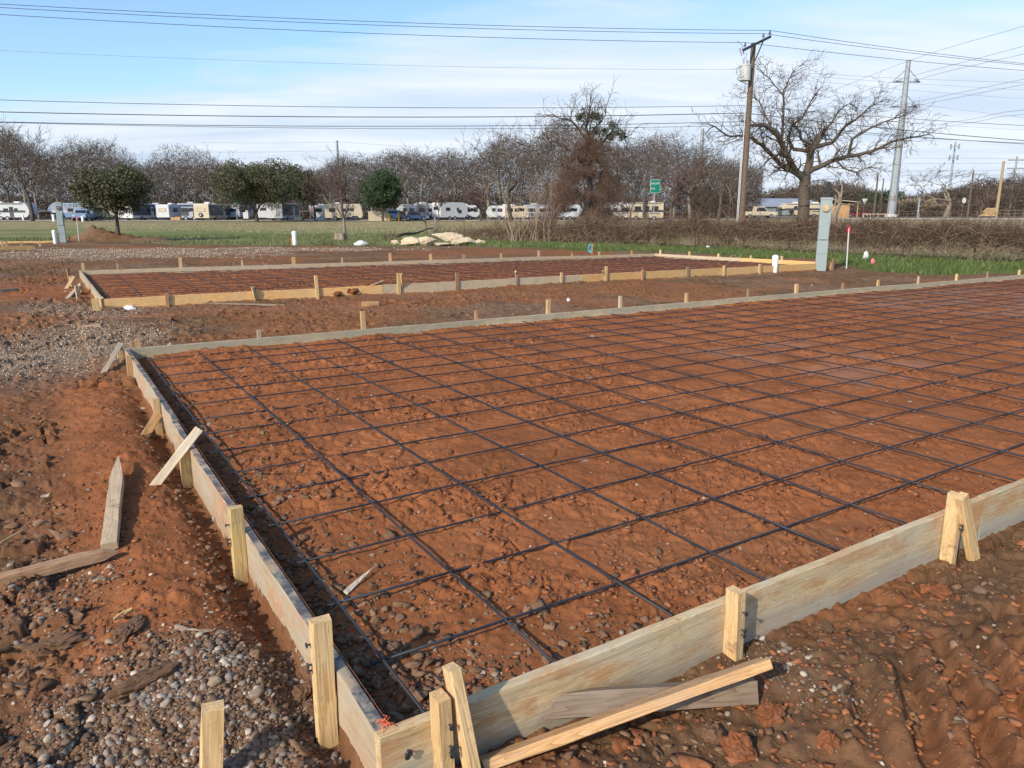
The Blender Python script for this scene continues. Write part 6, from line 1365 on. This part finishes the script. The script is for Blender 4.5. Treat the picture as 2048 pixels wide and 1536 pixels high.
def car(px, D, L, H, yaw, mat, label, pickup=False, group=None):
    b = gd(px, D); e = empty('pickup_truck' if pickup else 'parked_car', b, label, 'pickup truck' if pickup else 'car', group, yaw); h = L/2; W = 1.8; hb = H*.58
    if pickup: prof = [(-h, .45), (h, .45), (h, hb*.95), (h*.45, hb), (-h, hb)]; cab = [(h*.45, hb), (h*.2, H), (-h*.25, H), (-h*.32, hb)]
    else: prof = [(-h, .35), (h, .35), (h, hb*.8), (h*.45, hb), (-h*.8, hb), (-h, hb*.9)]; cab = [(h*.45, hb), (h*.12, H), (-h*.45, H), (-h*.8, hb)]
    m = MB(); m.prism(prof, -W/2, W/2); m.build('body', M[mat], e); m = MB(); m.prism(cab, -W/2+.12, W/2-.12); cb = m.build('cabin', M[mat], e)
    g = [(p[0]*.86+.03, hb+(p[1]-hb)*.78+.03) for p in cab]; m = MB(); m.prism(g, -W/2+.105, W/2-.105); m.build('window', M['glass'], cb)
    m = MB(); m.box(((cab[0][0]+cab[1][0])/2+.02, 0, (hb+H)/2), (.03, W*.78, (H-hb)*.85), rot=Matrix.Rotation(-.75, 3, 'Y')); m.build('windscreen', M['glass'], cb)
    for wx in (-h*.62, h*.62):
        for sy in (-1, 1): m = MB(); m.cyl((wx, sy*(W/2-.2), .33), (wx, sy*(W/2+.01), .33), .33, n=18); t_ = m.build('wheel', M['tyre'], e); m = MB(); m.cyl((wx, sy*W/2, .33), (wx, sy*(W/2+.03), .33), .18, n=12); m.build('rim', M['rim'], t_)
    for sy in (-1, 1): m = MB(); m.box((h+.005, sy*.65, hb*.72), (.03, .3, .14)); m.build('headlight', M['white'], e)
    return e
car(786, 109, 4.2, 1.5, -AW, 'carblue', 'pale blue car facing the camera between two yellow bollards')
car(1712, 122, 4.6, 1.35, 0.1, 'crimson', 'dark red car beyond the cedar fence at right')
car(1518, 116, 5.2, 1.75, 0, 'cream', 'cream pickup truck in front of the grey metal-roofed building', pickup=True)
car(165, 106, 3.4, 1.7, -AW+.2, 'bluew', 'dark blue-grey pickup parked beside the blue-grey trailer', pickup=True)
car(832, 108, 3.6, 1.3, .1, 'bluew', 'dark blue car under the white trailer\'s nose')
for px in (778, 797):
    b = gd(px, 106); m = MB(); m.cyl((0, 0, 0), (0, 0, .98), .13, n=14); m.ball((0, 0, .98), .13, (1, 1, .5)); o = m.build('bollard', M['yellow_paint']); o.location = b; tag(o, 'yellow bollard on the %s side of the pale blue car' % ('left' if px < 785 else 'right'), 'bollard', 'yellow bollards')
# flag on a leaning staff
b = gd(621, 110); e = empty('flag', b, 'striped flag hanging from a leaning staff between the white trailers', 'flag'); k = 110/1519.
m = MB(); m.cyl((.2, 0, 0), (.75, 0, (441-415)*k), .03, n=6); m.build('staff', M['steel'], e)
for i in range(6):
    m = MB(); m.box((.15-.06*i+.30, -.02-.01*i, 1.55-.09*i), (.08, .02, 1.35), rot=Matrix.Rotation(-.45, 3, 'Y')); m.build('stripe', M['red' if i % 2 == 0 else 'white'], e)
m = MB(); m.box((.02, -.09, 1.9), (.32, .02, .5), rot=Matrix.Rotation(-.45, 3, 'Y')); m.build('canton', M['carblue'], e)
# grey board fence, building, cedar fence, sheds
b = gd(757, 106); m = MB(); 
for i in range(14): m.box((-1.35+i*.2, .01*(i % 2), .62+.02*(i % 3)), (.18, .03, 1.3))
o = m.build('board_fence', M['tan']); o.location = b; tag(o, 'low grey-tan board screen under the dark evergreen', 'fence')
b = gd(1672, 113); m = MB()
for i in range(22): m.box((-2.0+i*.185, .01*(i % 2), .72+.016*i), (.17, .03, 1.44+.03*i))
o = m.build('cedar_fence', M['cedar']); o.location = b; tag(o, 'orange-brown cedar board fence right of the meter pedestal', 'fence')
b = gd(1550, 150); e = empty('metal_building', b, 'low grey building with a bluish metal roof behind the big oak', 'building'); w2 = 7.4
m = MB(); m.prism([(-w2, 0), (w2, 0), (w2, 2.0), (-w2, 2.0)], -5, 5); m.build('wall', M['building'], e)
m = MB(); m.bm.verts.ensure_lookup_table(); vs = [m.bm.verts.new(v) for v in ((-w2-.3, -5.4, 1.9), (w2+.3, -5.4, 1.9), (w2-1, 1, 3.4), (-w2+3.2, 1, 3.4), (-w2-.3, 5.4, 1.9), (w2+.3, 5.4, 1.9), (-w2-.3, -5.4, 2.05), (w2+.3, -5.4, 2.05), (w2-1, 1, 3.56), (-w2+3.2, 1, 3.56), (-w2-.3, 5.4, 2.05), (w2+.3, 5.4, 2.05))]
for f in ((6, 7, 8, 9), (9, 8, 11, 10), (6, 9, 10), (7, 11, 8), (0, 1, 7, 6), (4, 10, 11, 5), (0, 6, 10, 4), (1, 5, 11, 7), (0, 4, 5, 1)): m.bm.faces.new([vs[i] for i in f])
m.build('roof', M['roof'], e)
for x in (-4.6, -1.0, 2.5): m = MB(); m.box((x, -5.02, 1.0), (1.1, .06, 1.5)); m.build('door', M['darkw'], e)
b = gd(1684, 120); e = empty('open_shed', b, 'dark open shed roof above the cedar fence', 'shed')
m = MB(); m.box((0, 0, 2.55), (4.2, 2.6, .1), rot=Matrix.Rotation(.09, 3, 'Y')); m.build('roof', M['tan'], e); m = MB(); m.box((-.2, .9, 1.2), (3.6, .1, 2.4)); m.build('back_wall', M['darkw'], e)
for x in (-1.7, 1.9): m = MB(); m.box((x, -1.1, 1.2), (.14, .14, 2.4)); m.build('post', M['cedar'], e)
def rail(px0, px1, D, hh, mat, label, n, rails=2, th=.10):
    A = gd(px0, D); B = gd(px1, D); e = empty('rail_fence', A, label, 'fence')
    for i in range(n): p = (B-A)*i/(n-1); m = MB(); m.box((p[0], p[1], p[2]+hh/2), (th, th, hh)); m.build('post', M[mat], e)
    for k_ in range(rails):
        z = hh*(.9-.4*k_); m = MB(); d = B-A; m.box((d[0]/2, d[1]/2-th/2, d[2]/2+z), (np.hypot(d[0], d[1]), th*.4, th), rz=atan2(d[1], d[0])); m.build('rail', M[mat], e)
rail(1727, 1772, 110, .62, 'cream', 'cream pipe rail fence left of the steel pole', 4, 1, .12)
rail(1990, 2130, 122, 1.25, 'pole', 'grey board horse fence at the right edge beyond the road', 8, 3, .14)
rail(1790, 1990, 135, 1.1, 'pole', 'faint dark wire paddock fence beyond the road at right', 12, 2, .07)
rail(-60, 750, 118, 1.5, 'steel', 'thin chain-link rail in front of the trailers at left', 26, 1, .05)
rail(1030, 1092, 104, 1.3, 'white', 'white pipe gate before the grey and white trailer', 5, 3, .05)
for i in range(5):
    b = gd(1975+i*4, 112+.3*i); m = MB(); m.box((0, 0, .35+.2*i), (2.0-.2*i, .5, .16)); 
    if i: continue
    for j in range(1, 6): m.box((.1*j, 0, .35+.2*j), (1.9-.25*(j % 3), .5, .15), rz=.05*j)
    o = m.build('lumber_stack', M['new']); o.location = b; tag(o, 'stack of pale lumber at the foot of the yellowish pole', 'lumber stack')
# clutter by the trailers
for i, (px, D, s, mt, lb_) in enumerate(((150, 108, (1.0, .5, .35), 'darkw', 'dark low cart near the blue-grey trailer'), (492, 110, (.75, .5, 1.3), 'wglow', 'white appliance box standing by the broad oak\'s trunk'), (352, 108, (1.4, .8, .5), 'cedar', 'heap of reddish wood pallets before the off-white trailer end'), (596, 108, (1.1, .6, .5), 'tan', 'tan camp chair and table right of the ladder motorhome'), (640, 108, (1.3, .7, .55), 'greyw', 'grey covered cart right of the flag'), (705, 109, (1.6, .7, .6), 'darkw', 'dark clutter below the cream motorhome'), (1160, 100, (.9, .5, .9), 'wglow', 'white tarp bundle behind the vine-wrapped tree'))):
    b = gd(px, D); e = empty('yard_clutter', b, lb_, 'clutter'); m = MB(); m.box((0, 0, s[2]*.55), (s[0], s[1], s[2]*.7), bevel=.05); m.box((s[0]*.2, -.05, s[2]*.98), (s[0]*.5, s[1]*.7, s[2]*.25), rz=.3, bevel=.04); m.build('load', M[mt], e)
    m = MB()
    for sx in (-1, 1):
        for sy in (-1, 1): m.cyl((sx*s[0]*.4, sy*s[1]*.35, 0), (sx*s[0]*.4, sy*s[1]*.35, s[2]*.25), .06, n=8)
    m.build('feet', M['dark_metal'], e)
